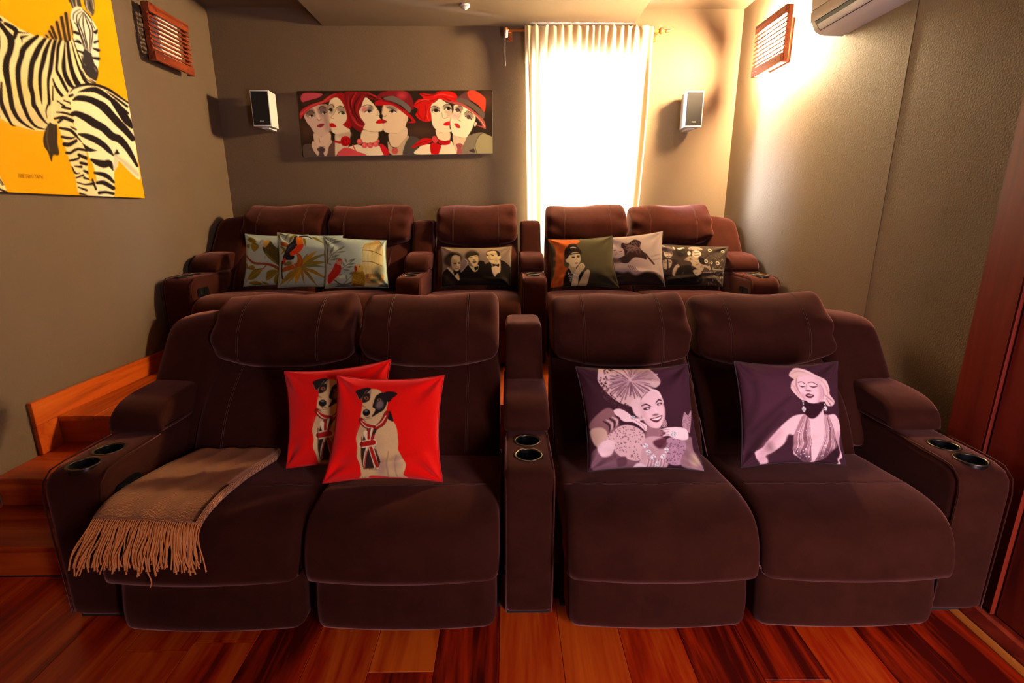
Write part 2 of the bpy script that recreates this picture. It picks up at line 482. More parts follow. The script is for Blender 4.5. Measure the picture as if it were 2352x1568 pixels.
board('tread_board', XL+0.002, SE, Y1-0.012, Y1+0.115, Z1-0.026, Z1, M['step_wood'], pf)
board('tread_board', XL+0.002, SE, Y1+0.117, Y2+0.02, Z1-0.026, Z1, M['step_wood'], pf)
board('riser', XL+0.002, SE, Y2, Y2+0.02, Z1, Z2-0.026, M['step_wood'], pf)
board('tread_board', XL+0.002, SE, Y2-0.012, Y2+0.17, Z2-0.026, Z2, M['step_wood'], pf)
board('tread_board', XL+0.002, SE, Y2+0.172, Y3+0.02, Z2-0.026, Z2, M['step_wood'], pf)
board('riser', XL+0.002, SE, Y3, Y3+0.02, Z2, PLAT-0.026, M['step_wood'], pf)
board('riser', SE, XR-0.002, Y3+0.14, Y3+0.16, 0.002, PLAT-0.026, M['step_wood'], pf)
x = XL+0.002; n = 0
while x < XR-0.01:
    xe = min(XR-0.002, x+0.2)
    board('platform_plank', x, xe-0.0015, (Y3-0.012) if xe < SE+0.05 else Y3+0.13, YB-0.002, PLAT-0.026, PLAT, M['skirt_wood'], pf, 0.0015)
    x = xe
# stepped skirting along the left wall: a level board and the pieces that drop down the steps
bl = tag(board('baseboard_left', XL+0.001, XL+0.024, Y3-0.135, YB-0.02, PLAT+0.001, PLAT+0.117, M['skirt_wood'], None, 0.002), kind=ST)
def child_board(name, x0, x1, y0, y1, z0, z1, mat, par, b=0.002):
    o = board(name, x0, x1, y0, y1, z0, z1, mat, None, b); o.parent = par; o.location = Vector(o.location)-Vector(par.location); return o
child_board('skirting_drop', XL+0.001, XL+0.023, Y3-0.135, Y3-0.014, Z2+0.001, PLAT, M['step_wood'], bl)
child_board('skirting_drop', XL+0.001, XL+0.016, Y2-0.045, Y2-0.014, Z1+0.001, Z2, M['step_wood'], bl)
tag(board('baseboard_back', XL+0.03, XR-0.01, YB-0.022, YB-0.001, PLAT+0.001, PLAT+0.117, M['skirt_wood'], None, 0.002), kind=ST)

# wooden door front on the right: casing, rebate bead and vertical boards
XD = 1.785
d = tag(MB().box(XD+0.03, XR+0.012, 0.55, 1.86, 0.012, 2.55).build('door_1', M['door_wood']), kind=ST)
for a, b_, fx in ((1.728, 1.888, XD), (1.555, 1.716, XD+0.010), (1.30, 1.545, XD+0.014), (1.04, 1.292, XD+0.014), (0.78, 1.032, XD+0.014), (0.56, 0.772, XD+0.014)):
    MB().box(fx, XR+0.012, a, b_, 0.012, 2.60, 0.004).build('door_board' if fx > XD else 'casing', M['door_wood'], d)
for yb in (1.718, 1.547):
    MB().box(XD-0.001, XR+0.012, yb+0.002, yb+0.006, 0.012, 2.6, 0.001).build('bead', M['door_wood'], d)

# ------------------------------------------------------------------ recliner sofas
def loft_surface(profile, x0, x1, npts, bulge, crown):
    P = resample(profile, npts)
    if 0.5*np.sum(P[:, 0]*np.roll(P[:, 1], -1)-np.roll(P[:, 0], -1)*P[:, 1]) < 0: P = P[::-1]
    T = np.roll(P, -1, 0)-np.roll(P, 1, 0); T /= np.linalg.norm(T, axis=1)[:, None]+1e-9
    Nn = np.stack([T[:, 1], -T[:, 0]], 1)
    hw = (x1-x0)/2; cx = (x0+x1)/2
    def S(u, sel, off=0.0):
        out = []
        for (y, z), (ny, nz) in zip(P, Nn):
            if not sel(y, z, ny, nz): continue
            g = 1-u*u
            out.append((cx+u*hw, y-bulge*g*max(0, -ny)+ny*off, z+crown*g*max(0, nz)+nz*off))
        return out
    return S

ARM_TOP = 0.592
SEAT_P = crom([(0.60, 0.40), (0.45, 0.440), (0.25, 0.458), (0.10, 0.468), (0.0, 0.456), (-0.058, 0.418), (-0.090, 0.36), (-0.103, 0.30),
               (-0.104, 0.262), (-0.088, 0.247), (-0.02, 0.250), (0.60, 0.25)], 6)
FOOT_P = crom([(-0.050, 0.285), (-0.060, 0.21), (-0.074, 0.13), (-0.076, 0.065), (-0.062, 0.032), (-0.02, 0.024), (0.20, 0.024), (0.20, 0.285)], 6)
HEAD_P = crom([(0.800, 0.790), (0.706, 0.796), (0.658, 0.838), (0.680, 0.935), (0.765, 1.020), (0.850, 1.064), (0.905, 1.056), (0.945, 0.99), (0.950, 0.89), (0.94, 0.80), (0.88, 0.785)], 6)
BACK_P = crom([(0.425, 0.40), (0.432, 0.46), (0.515, 0.60), (0.630, 0.72), (0.755, 0.805), (0.82, 0.86), (0.88, 0.87), (0.90, 0.70), (0.86, 0.40), (0.62, 0.36)], 6)

def boolean_cut(o, cutters):
    for c in cutters:
        m = o.modifiers.new('cut', 'BOOLEAN'); m.object = c; m.operation = 'DIFFERENCE'; m.solver = 'EXACT'
    bpy.context.view_layer.update()
    dg = bpy.context.evaluated_depsgraph_get()
    me = bpy.data.meshes.new_from_object(o.evaluated_get(dg))
    o.modifiers.clear(); old = o.data; o.data = me; bpy.data.meshes.remove(old)
    for c in cutters:
        cm = c.data; bpy.data.objects.remove(c); bpy.data.meshes.remove(cm)

def build_seat(par, xc, hw=0.333, seed=0):
    rnd = random.Random(seed)
    x0, x1 = xc-hw+0.003, xc+hw-0.003
    v, f = loft(SEAT_P, x0, x1, 0.035, 16, 0.028, 0.012, 64)
    seat = make('seat_cushion', v, f, M['velvet'], par, True)
    S = loft_surface(SEAT_P, x0, x1, 200, 0.028, 0.012)
    st = MB()
    for yy in (0.150, 0.158):
        pts = []
        for k in range(17):
            u = -0.93+1.86*k/16
            p = min(S(u, lambda y, z, a, b: b > 0.5), key=lambda q: abs(q[1]-(yy-0.03*(1-u*u))))
            pts.append((p[0], p[1], p[2]+0.0006))
        st.tube(pts, 0.0009, 4)
    tag(st.build('stitching', M['stitch'], seat), kind='stuff')
    v, f = loft(FOOT_P, x0+0.012, x1-0.012, 0.04, 14, 0.026, 0.0, 48)
    make('footrest', v, f, M['velvet'], par, True)
    MB().box(x0-0.001, x1+0.001, 0.06, 0.84, 0.004, 0.27).build('seat_base', M['dark'], par)
    # lower back with a shallow smile under the headrest
    def puff(x, y, z):
        u = (x-xc)/hw
        k = math.exp(-((z-0.60)/0.16)**2)
        return (x, y-0.018*k*(1-u*u), z)
    v, f = loft(BACK_P, x0+0.006, x1-0.006, 0.045, 16, 0.02, 0.0, 64, fn=puff)
    back = make('backrest', v, f, M['velvet'], par, True)
    ph = rnd.random()*6
    def hfn(x, y, z):
        u = (x-xc)/hw
        low = max(0.0, min(1.0, (0.93-z)/0.14))
        zz = z-0.062*low*(1-u*u)+0.018*low
        front = max(0.0, min(1.0, (0.85-y)/0.12))
        rip = 0.005*math.sin(6*u+ph)*math.sin(z*24+ph)*front
        top = max(0.0, (z-1.0)/0.08)
        zz += top*(0.006*math.sin(5*u+ph*2)+0.010*u+0.008*u*u)
        # pinched pleats where the pad meets the side panels
        e = max(0.0, abs(u)-0.60)/0.40
        pin = front*(0.016*e*math.sin(z*52+u*3+ph)+0.010*e*math.exp(-((z-0.90)/0.03)**2))
        return (x, y+rip+pin, zz)
    v, f = loft(HEAD_P, x0+0.012, x1-0.012, 0.042, 30, 0.030, 0.004, 84, 6, fn=hfn)
    head = make('headrest', v, f, M['velvet'], back, True)
    SH = loft_surface(HEAD_P, x0+0.012, x1-0.012, 140, 0.030, 0.004)
    SB = loft_surface(BACK_P, x0+0.006, x1-0.006, 140, 0.02, 0.0)
    st = MB(); sb = MB()
    for u in (-0.56, 0.56):
        for du in (-0.012, 0.012):
            pts = [hfn(*p) for p in SH(u+du, lambda y, z, a, b: (a < 0.1 or b > 0.5) and z > 0.81 and y < 0.94, 0.0008)]
            pts.sort(key=lambda q: q[1]+q[2])
            st.tube(pts, 0.0008, 4)
            pts = [puff(*p) for p in SB(u+du, lambda y, z, a, b: a < -0.3 and 0.46 < z < 0.80, 0.0008)]
            pts.sort(key=lambda q: q[2])
            q2 = []
            for p in pts:
                w_ = (p[2]-0.46)/0.34
                q2.append((p[0]-math.copysign(0.03*(1-w_)**2, u)*0, p[1], p[2]))
            sb.tube(q2, 0.0008, 4)
    tag(st.build('stitching', M['stitch'], head), kind='stuff'); tag(sb.build('stitching', M['stitch'], back), kind='stuff')

def build_arm(par, x0, x1, side, cups=(0.145, 0.265), panel=0):
    """side: -1 outer left, 1 outer right, 0 centre"""
    prof = rounded_poly([(0.0, 0.020), (0.004, ARM_TOP), (0.86, ARM_TOP+0.004), (0.86, 0.020)], [0.02, 0.055 if side == 0 else 0.085, 0.03, 0.02], 6)
    v, f = loft(prof, x0, x1, 0.022 if side == 0 else 0.03, 6, 0.004, 0.004, 72, 4)
    arm = make('arm', v, f, M['velvet'], par)
    cx = (x0+x1)/2
    rr = min(0.047, (x1-x0)*0.27)
    cut = []
    for cy in cups:
        cut.append(MB().lathe([(rr, ARM_TOP-0.075), (rr, ARM_TOP+0.05)], 32, (cx, cy, 0)).build('cutter', M['velvet']))
    if cut:
        # the cutters stand in the arm's own coordinates
        for c in cut: c.parent = par
        boolean_cut(arm, cut)
    auto_smooth(arm, 50)
    for cy in cups:
        zt = ARM_TOP+0.006
        cup = MB().lathe([(0.001, ARM_TOP-0.070), (rr-0.001, ARM_TOP-0.070), (rr-0.001, zt-0.002), (rr-0.0035, zt-0.002), (rr-0.005, ARM_TOP-0.066), (0.001, ARM_TOP-0.066)], 32, (cx, cy, 0)
                   ).build('cup_holder', M['black_plastic'], arm, True)
        auto_smooth(cup, 40)
        ring = [(rr-0.0035, zt-0.003), (rr+0.004, zt-0.0015), (rr+0.0065, zt), (rr+0.004, zt+0.002), (rr-0.001, zt+0.0018), (rr-0.0035, zt-0.001)]
        n_ = 36; V_ = [(cx+r_*math.cos(2*math.pi*k/n_), cy+r_*math.sin(2*math.pi*k/n_), h_) for r_, h_ in ring for k in range(n_)]
        q_ = len(ring); F_ = [(i*n_+k, i*n_+(k+1) % n_, ((i+1) % q_)*n_+(k+1) % n_, ((i+1) % q_)*n_+k) for i in range(q_) for k in range(n_)]
        make('cup_rim', V_, F_, M['cup_metal'], arm, True)
    # raised pad on the rear half
    pp = crom([(0.345, ARM_TOP+0.006), (0.328, ARM_TOP+0.03), (0.345, 0.665), (0.400, 0.702), (0.48, 0.718), (0.62, 0.722), (0.80, 0.715), (0.82, ARM_TOP+0.006), (0.55, ARM_TOP+0.002)], 6)
    v, f = loft(pp, x0-0.004, x1+0.004, 0.022, 6, 0.006, 0.004, 56, 4)
    make('arm_pad', v, f, M['velvet'], arm, True)
    # tall rear post
    if side == 0:
        def fn(x, y, z):
            return (x, y+(z)*0.55, z)
        v, f = rbox((x1-x0)/2-0.004, 0.12, 0.24, 0.03, (8, 8, 12), fn, (cx, 0.735, 0.715))
    else:
        hx = 0.150
        def fn(x, y, z, s=side, hx=hx):
            o = (x*s/hx+1)/2              # 0 inside, 1 outside
            t = max(0.0, (z+0.27)/0.54)
            xo = x-s*(0.028*o*t**2)
            zo = z-0.030*o*o*t**3
            return (xo, y+z*0.58+0.035*o, zo)
        c_ = (x1-hx+0.025) if side > 0 else (x0+hx-0.025)
        v, f = rbox(hx, 0.11, 0.27, 0.060, (14, 8, 16), fn, (c_, 0.700, 0.722))
    make('wing', v, f, M['velvet'], arm, True)
    # seam piping round the front face
    pip = MB()
    for xs in (x0+0.007, x1-0.007):
        pip.tube([(xs, 0.004, 0.03), (xs, 0.002, 0.30), (xs, 0.001, ARM_TOP-0.09), (xs, 0.012, ARM_TOP-0.035), (xs, 0.05, ARM_TOP-0.004), (xs, 0.11, ARM_TOP+0.001), (xs, 0.33, ARM_TOP+0.003)], 0.0028, 5)
    pip.build('piping', M['velvet'], arm, True)
    MB().box(x0+0.012, x1-0.012, 0.03, 0.82, 0.001, 0.021).build('base_rail', M['dark'], arm)
    if panel:
        xs = x1 if panel > 0 else x0
        py, pz = 0.115, 0.485
        poly = rounded_poly([(py-0.062, pz-0.030), (py+0.062, pz-0.030), (py+0.062, pz+0.034), (py-0.062, pz+0.034)], 0.028, 5)
        pn = MB().prism(poly, 'X', xs-0.002*panel, xs+0.007*panel).build('control_panel', M['black_plastic'], arm)
        q = MB()
        for dy in (-0.026, 0.026):
            poly = rounded_poly([(py+dy-0.02, pz-0.012), (py+dy+0.02, pz-0.012), (py+dy+0.02, pz+0.016), (py+dy-0.02, pz+0.016)], 0.006, 3)
            q.prism(poly, 'X', xs+0.006*panel, xs+0.011*panel)
        q.build('switch', M['black_plastic'], pn)
    return arm

def sofa(name, label, row, xs, arms, group=None):
    """row 0 stands on the floor, row 1 on the platform"""
    yo, zo = ((1.555, 0.0), (3.335, PLAT))[row]
    t_ = thing(name, label, 'sofa', (0, 0, 0), group)
    x_mid = (min([a[0] for a in arms]+[x-0.33 for x in xs])+max([a[1] for a in arms]+[x+0.33 for x in xs]))/2
    t_.location = (x_mid, yo, zo)
    for i, x in enumerate(xs): build_seat(t_, x-x_mid, seed=int(1000*abs(x))+i)
    for a in arms:
        build_arm(t_, a[0]-x_mid, a[1]-x_mid, a[2], a[3], a[4])
    return t_

g1 = 'recliner sofas of the front row'; g2 = 'recliner sofas of the raised back row'
sofa('recliner_sofa', 'dark brown velvet two-seat recliner sofa in front, holding red dog cushions and tan throw', 0,
     [-1.035, -0.360], [(-1.595, -1.385, -1, (0.075, 0.190), 1), (-0.014, 0.166, 0, (0.130, 0.250), 0)], g1)
rs = sofa('recliner_sofa', 'dark brown velvet two-seat recliner sofa in front, beside the red wooden door', 0,
     [0.528, 1.194], [(1.560, 1.760, 1, (0.080, 0.195), 0)], g1)
MB().box(0.1705-rs.location.x, 0.1985-rs.location.x, 0.05, 0.84, 0.20, 0.34, 0.003).box(0.172-rs.location.x, 0.1985-rs.location.x, 0.10, 0.84, 0.004, 0.20).build('side_frame', M['velvet'], rs)
sofa('recliner_sofa', 'dark brown velvet two-seat recliner sofa at back left, holding three bird cushions', 1,
     [-1.745, -1.078], [(-2.285, -2.082, -1, (0.10, 0.22), 1)], g2)
sofa('recliner_sofa', 'dark brown velvet single recliner with two cup-holder arms in the middle of back row', 1,
     [-0.240], [(-0.745, -0.578, 0, (0.12, 0.24), 0), (0.098, 0.266, 0, (0.12, 0.24), 0)], g2)
sofa('recliner_sofa', 'dark brown velvet two-seat recliner sofa at back below the curtained window', 1,
     [0.625, 1.292], [(1.632, 1.828, 1, (0.10, 0.22), -1)], g2)

# ------------------------------------------------------------------ printed pictures: shapes drawn into a mesh's colour attribute
class Art:
    """a grid of points in print space (the unit of the sketch coordinates) and the colour at each point"""
    def __init__(s, X, Y, bg):
        s.X, s.Y = X.ravel().astype(float), Y.ravel().astype(float)
        s.shape = X.shape
        s.C = np.tile(np.array(bg, float)[None, :3], (s.X.size, 1))
        s.ox = s.oy = 0.0; s.k = 1.0; s.clip = None
        gx = np.median(np.abs(np.diff(X, axis=1))); gy = np.median(np.abs(np.diff(Y, axis=0)))
        s.px = float(max(gx, gy))
        s.rng = np.random.default_rng(5)
    def frame(s, ox, oy, scale):
        """sketch coordinates: print = offset + sketch / scale"""
        s.ox, s.oy, s.k = ox, oy, scale; return s
    def T(s, P):
        P = np.asarray(P, float); return np.stack([s.ox + P[:, 0]/s.k, s.oy + P[:, 1]/s.k], 1)
    def _blend(s, idx, cov, col, alpha):
        if s.clip is not None: cov = cov*s.clip[idx]
        a = (cov*alpha)[:, None]
        s.C[idx] = s.C[idx]*(1-a)+np.array(col[:3], float)[None]*a
    def _near(s, P, m):
        return np.nonzero((s.X > P[:, 0].min()-m) & (s.X < P[:, 0].max()+m) & (s.Y > P[:, 1].min()-m) & (s.Y < P[:, 1].max()+m))[0]
    def _poly(s, P, idx):
        x, y = s.X[idx], s.Y[idx]
        ins = np.zeros(idx.size, bool); d = np.full(idx.size, 1e9)
        A = P; B = np.roll(P, -1, 0)
        for (ax, ay), (bx, by) in zip(A, B):
            dx, dy = bx-ax, by-ay; L = dx*dx+dy*dy
            if L < 1e-12: continue
            t = np.clip(((x-ax)*dx+(y-ay)*dy)/L, 0, 1)
            d = np.minimum(d, np.hypot(x-ax-t*dx, y-ay-t*dy))
            if ay != by:
                c = ((ay > y) != (by > y)) & (x < dx*(y-ay)/(by-ay)+ax)
                ins ^= c
        return np.where(ins, -d, d)
    def mask(s, pts, smooth=True, soft=0.0):
        P = s.T(pts)
        if smooth and len(P) > 2: P = crom(P, 5)
        f = max(s.px*0.55, soft/s.k)
        idx = s._near(P, f*1.5); m = np.zeros(s.X.size)
        if idx.size: m[idx] = np.clip(0.5-s._poly(P, idx)/(2*f), 0, 1)
        return m
    def fill(s, pts, col, soft=0.0, alpha=1.0, smooth=True):
        P = s.T(pts)
        if smooth and len(P) > 2: P = crom(P, 5)
        f = max(s.px*0.55, soft/s.k)
        idx = s._near(P, f*1.5)
        if idx.size == 0: return s
        sd = s._poly(P, idx)
        s._blend(idx, np.clip(0.5-sd/(2*f), 0, 1), col, alpha); return s
    def line(s, pts, w, col, soft=0.0, alpha=1.0, smooth=True):
        w = list(w) if isinstance(w, (list, tuple)) else [w]*len(pts)
        Q = np.column_stack([s.T(pts), np.array(w, float)/s.k/2])
        if smooth and len(Q) > 2: Q = crom(Q, 4, False)
        f = max(s.px*0.55, soft/s.k)
        idx = s._near(Q[:, :2], Q[:, 2].max()+f*1.5)
        if idx.size == 0: return s
        x, y = s.X[idx], s.Y[idx]; d = np.full(idx.size, 1e9)
        for a, b in zip(Q[:-1], Q[1:]):
            dx, dy = b[0]-a[0], b[1]-a[1]; L = dx*dx+dy*dy
            t = np.clip(((x-a[0])*dx+(y-a[1])*dy)/(L+1e-12), 0, 1)
            d = np.minimum(d, np.hypot(x-a[0]-t*dx, y-a[1]-t*dy)-(a[2]+(b[2]-a[2])*t))
        s._blend(idx, np.clip(0.5-d/(2*f), 0, 1), col, alpha); return s
    def ell(s, cx, cy, rx, ry, col, ang=0, soft=0.0, alpha=1.0):
        n = 20; a = math.radians(ang)
        P = [(cx+rx*math.cos(t)*math.cos(a)-ry*math.sin(t)*math.sin(a), cy+rx*math.cos(t)*math.sin(a)+ry*math.sin(t)*math.cos(a)) for t in np.linspace(0, 2*math.pi, n, endpoint=False)]
        return s.fill(P, col, soft, alpha, False)
    def speckle(s, pts, col, amount, alpha=0.5, seed=1, smooth=True):
        m = s.mask(pts, smooth)*(np.random.default_rng(seed).random(s.X.size) < amount)
        s.C = s.C*(1-(m*alpha)[:, None])+np.array(col[:3])[None]*(m*alpha)[:, None]; return s
    def eye(s, cx, cy, rx, ry, ang=0, white=(238, 226, 200), iris=(40, 28, 20), look=0.2):
        s.ell(cx, cy, rx, ry, white, ang); s.ell(cx+look*rx, cy-ry*0.25, ry*1.05, ry*1.0, iris)
        a = math.radians(ang)
        s.line([(cx-rx*math.cos(a), cy-rx*math.sin(a)+ry*0.2), (cx+ry*0.7*math.sin(a), cy-ry*1.05), (cx+rx*math.cos(a), cy+rx*math.sin(a)+ry*0.1)], ry*0.45, (38, 26, 22)); return s

def art_zebra(A):
    Y, CR, K = (240, 164, 4), (250, 226, 168), (28, 19, 16)
    A.frame(0, 0, 6.533); o = 1502
    Z = lambda pts: [(x, y+o) for x, y in pts]
    A.fill([(-700, -400), (2400, -400), (2400, 400), (-700, 700)], (246, 176, 8), 500, 0.55)
    A.fill([(-900, -300), (-500, -60), (0, 230), (150, 330), (300, 430), (430, 490), (560, 540), (720, 540), (1050, 600), (1110, 500), (1150, 650), (1250, 1000), (1430, 1235),
            (1250, 1280), (1120, 1310), (1020, 1400), (1000, 1500), (1060, 1600), (900, 1750), (830, 1770), (760, 1840), (700, 1940), (600, 1965), (400, 1930), (150, 1850), (0, 1775), (-300, 1620), (-900, 1500)], CR)
    A.fill(Z([(-400, 60), (300, 120), (700, 200), (700, 400), (400, 420), (0, 270), (-400, 100)]), (214, 182, 124), 120, 0.6)
    A.fill([(200, 1150), (600, 1200), (700, 1500), (300, 1560), (0, 1400)], (236, 196, 104), 150, 0.5)
    S = [([(0, 360), (100, 490), (165, 600), (150, 760), (100, 900), (90, 1060), (130, 1300), (175, 1568), (200, 1650), (260, 1762), (340, 1842), (430, 1902), (510, 1942)], [60, 70, 110, 95, 100, 100, 80, 75, 66, 55, 40, 26, 8]),
         ([(560, 545), (440, 640), (350, 740), (320, 850), (275, 1000), (270, 1150), (285, 1300), (325, 1500), (370, 1632), (430, 1772), (530, 1892), (640, 1932), (690, 1932)], [50, 80, 92, 80, 80, 75, 70, 68, 60, 50, 34, 20, 8]),
         ([(700, 550), (600, 690), (530, 830), (480, 960), (460, 1130), (455, 1280), (490, 1420), (505, 1568), (540, 1622), (600, 1732), (680, 1832), (720, 1862)], [40, 80, 92, 82, 80, 75, 66, 70, 60, 46, 24, 8]),
         ([(770, 580), (720, 680), (675, 800), (640, 950), (605, 1100), (600, 1250), (610, 1400), (628, 1560)], [34, 52, 72, 70, 56, 50, 40, 10]),
         ([(835, 580), (795, 750), (775, 900), (755, 1050), (725, 1200), (725, 1350), (738, 1540), (715, 1582), (690, 1672), (706, 1770)], [50, 60, 60, 60, 42, 36, 44, 30, 18, 5]),
         ([(905, 600), (870, 720), (860, 880), (850, 1050), (900, 1150), (960, 1270), (1030, 1400)], [50, 46, 42, 40, 42, 46, 26]),
         ([(975, 615), (965, 780), (955, 950), (970, 1100), (1040, 1250), (1120, 1330)], [12, 30, 60, 62, 66, 26]),
         ([(1010, 600), (1030, 800), (1060, 980), (1110, 1150), (1190, 1300)], [40, 50, 60, 70, 84]),
         ([(1075, 640), (1120, 820), (1180, 1010), (1270, 1200), (1340, 1262)], [12, 20, 30, 46, 26]),
         ([(1090, 570), (1160, 780), (1230, 950), (1320, 1140), (1430, 1240)], [8, 14, 26, 34, 14]),
         ([(790, 1180), (830, 1290), (900, 1400), (985, 1490)], [12, 36, 46, 28]), ([(792, 1290), (790, 1500)], [14, 22]), ([(865, 1520), (950, 1570), (1050, 1560)], [26, 30, 20]),
         ([(70, 350), (130, 380), (240, 460), (210, 570)], [40, 60, 66, 60]), ([(-20, 270), (15, 305)], 40), ([(260, 480), (340, 492), (430, 490)], [30, 16, 6]),
         ([(320, 560), (420, 535)], [46, 8]), ([(330, 640), (325, 560)], [6, 30]), ([(20, 1240), (15, 1500), (60, 1650), (170, 1860), (230, 1885)], [30, 60, 60, 30, 8]),
         ([(-60, 380), (-40, 700), (-130, 1000), (-100, 1400), (-20, 1750)], [70, 90, 90, 80, 40]), ([(-260, 250), (-230, 700), (-300, 1100), (-260, 1600)], [80, 100, 100, 60])]
    for p, w_ in S: A.line(p, w_, K)
    A.fill([(640, 550), (740, 440), (840, 330), (980, 190), (1060, 235), (1110, 420), (1060, 592), (900, 602), (740, 580)], (206, 158, 66), 16)
    for p, w_ in (([(770, 400), (840, 570)], [40, 46]), ([(850, 330), (912, 592)], [40, 46]), ([(920, 258), (985, 605)], [46, 46]), ([(985, 200), (1045, 600)], [44, 40]), ([(738, 470), (792, 572)], 34), ([(690, 530), (720, 560)], 26), ([(1060, 300), (1090, 520)], [20, 12])):
        A.line(p, w_, (60, 44, 26), 8)
    # head
    H_ = [(1090, 130), (1170, 98), (1240, 130), (1330, 220), (1400, 320), (1460, 440), (1468, 560), (1480, 760), (1478, 1000), (1380, 1020), (1240, 930), (1180, 780), (1120, 620), (1105, 450), (1070, 330), (1060, 220)]
    A.fill([(1020, -40), (1100, -200), (1190, -160), (1205, 0), (1222, 104), (1150, 90), (1095, 130), (1060, 60)], (70, 60, 52)); A.line([(1130, -80), (1150, 90)], 20, (190, 180, 150)); A.line([(1075, 0), (1110, 110)], 14, (170, 160, 130))
    A.fill([(1255, -20), (1330, -190), (1400, -60), (1420, 130), (1392, 240), (1320, 170), (1280, 110)], (88, 78, 70)); A.line([(1290, 0), (1310, 130), (1370, 210)], 14, (200, 190, 165)); A.line([(1390, 0), (1405, 130)], 14, (205, 195, 165)); A.line([(1340, 20), (1370, 140)], 16, (40, 34, 30))
    A.fill(H_, (244, 234, 204))
    for p in ([(1240, 190), (1180, 330), (1230, 480), (1280, 640), (1310, 770)], [(1250, 190), (1245, 330), (1265, 480), (1300, 640), (1325, 770)], [(1260, 190), (1310, 350), (1350, 470), (1350, 600), (1345, 770)],
              [(1230, 170), (1150, 240), (1170, 400), (1240, 600), (1290, 760)], [(1280, 220), (1370, 380), (1390, 500), (1375, 640), (1360, 780)], [(1200, 140), (1110, 200), (1100, 300)], [(1240, 140), (1340, 240), (1380, 310)],
              [(1160, 400), (1210, 540), (1265, 740)], [(1370, 330), (1420, 430)], [(1120, 340), (1160, 390), (1190, 460)]):
        A.line(p, [8]+[15]*(len(p)-2)+[5], K)
    for p, w_ in (([(1115, 480), (1180, 505)], [40, 46]), ([(1125, 620), (1170, 620), (1215, 655)], [26, 46, 24]), ([(1165, 760), (1250, 792)], [22, 40]), ([(1422, 635), (1470, 615)], [40, 30]), ([(1395, 725), (1478, 755)], [16, 48]), ([(1392, 868), (1478, 882)], [30, 50]), ([(1225, 840), (1240, 910)], 14), ([(1420, 480), (1445, 470)], 40), ([(1440, 500), (1455, 450)], 24)):
        A.line(p, w_, K)
    A.fill([(1260, 740), (1330, 780), (1370, 800), (1390, 880), (1420, 960), (1455, 1010), (1476, 1100), (1440, 1215), (1370, 1180), (1280, 1085), (1225, 990), (1240, 900)], (52, 46, 44))
    A.line([(1420, 1020), (1450, 1070)], 20, (110, 104, 100), 10); A.line([(1262, 960), (1280, 980)], 12, (110, 104, 100), 6)
    A.line([(1240, 1040), (1310, 1150), (1440, 1225)], [10, 22, 14], (232, 206, 150)); A.line([(1230, 1060), (1300, 1190), (1430, 1248)], [8, 14, 8], K)
    # second zebra: far leg, rump, near leg
    A.fill(Z([(830, 200), (870, 380), (920, 520), (1000, 780), (1070, 990), (1130, 1150), (1200, 1425), (1480, 1450), (1420, 1200), (1340, 1210), (1310, 900), (1280, 700), (1150, 500), (1080, 300), (1060, 100), (1000, -60), (880, 0)]), (246, 220, 162))
    R_ = [(1010, 1410), (1130, 1300), (1300, 1258), (1450, 1268), (1620, 1330), (1760, 1420), (1920, 1540), (2000, 1900), (2070, 2450), (2100, 2692), (1950, 2582), (1790, 2420), (1765, 2500), (1715, 2562), (1715, 2750), (1700, 2960), (1480, 2950), (1440, 2650), (1390, 2460), (1330, 2350), (1280, 2200), (1150, 2022), (1100, 1832), (1060, 1650), (1060, 1560)]
    A.fill(R_, (252, 230, 178))
    for p, w_ in (([(1050, 1380), (1130, 1310), (1300, 1266), (1450, 1276), (1620, 1338), (1760, 1430), (1930, 1545)], [10, 30, 42, 42, 40, 34, 24]),
                  ([(1170, 1380), (1300, 1350), (1420, 1345), (1520, 1390), (1640, 1470), (1760, 1568), (1920, 1700)], [8, 60, 82, 80, 62, 50, 34]), ([(1600, 1370), (1750, 1480), (1910, 1600)], [8, 30, 34]),
                  ([(1100, 1500), (1180, 1470), (1330, 1490), (1450, 1540), (1560, 1610), (1680, 1740), (1780, 1850), (1880, 1950), (1990, 2080)], [26, 80, 92, 104, 120, 112, 110, 100, 80]),
                  ([(1700, 1522), (1800, 1652), (1900, 1802), (1980, 1900)], [80, 110, 112, 60]),
                  ([(1090, 1712), (1150, 1704), (1300, 1772), (1420, 1852), (1550, 1922), (1680, 2042), (1780, 2082), (1880, 2182), (1970, 2322), (2060, 2490)], [70, 82, 110, 120, 110, 112, 110, 92, 70, 36]),
                  ([(1180, 2012), (1300, 2042), (1440, 2102), (1560, 2182), (1640, 2262), (1700, 2332)], [26, 80, 92, 82, 66, 14]), ([(1240, 2152), (1330, 2242), (1450, 2257)], [8, 62, 6]),
                  ([(1370, 2392), (1450, 2432), (1560, 2462), (1640, 2452), (1695, 2552)], [34, 80, 112, 90, 14]), ([(1420, 2592), (1530, 2612), (1620, 2652), (1705, 2732)], [34, 60, 62, 36]),
                  ([(1460, 2742), (1560, 2742), (1700, 2822)], [46, 62, 60]), ([(1490, 2892), (1590, 2882), (1700, 2905)], [50, 40, 42]), ([(1045, 1440), (1085, 1425)], 40)):
        A.line(p, w_, K)
    A.fill(Z([(1752, 735), (1795, 805), (1700, 828)]), K, smooth=False)
    A.line(Z([(1730, 825), (1900, 965), (2070, 1120)]), [30, 70, 60], (206, 192, 150), 20); A.fill(Z([(1712, 850), (1765, 880), (1762, 980), (1715, 1060)]), (214, 200, 166))
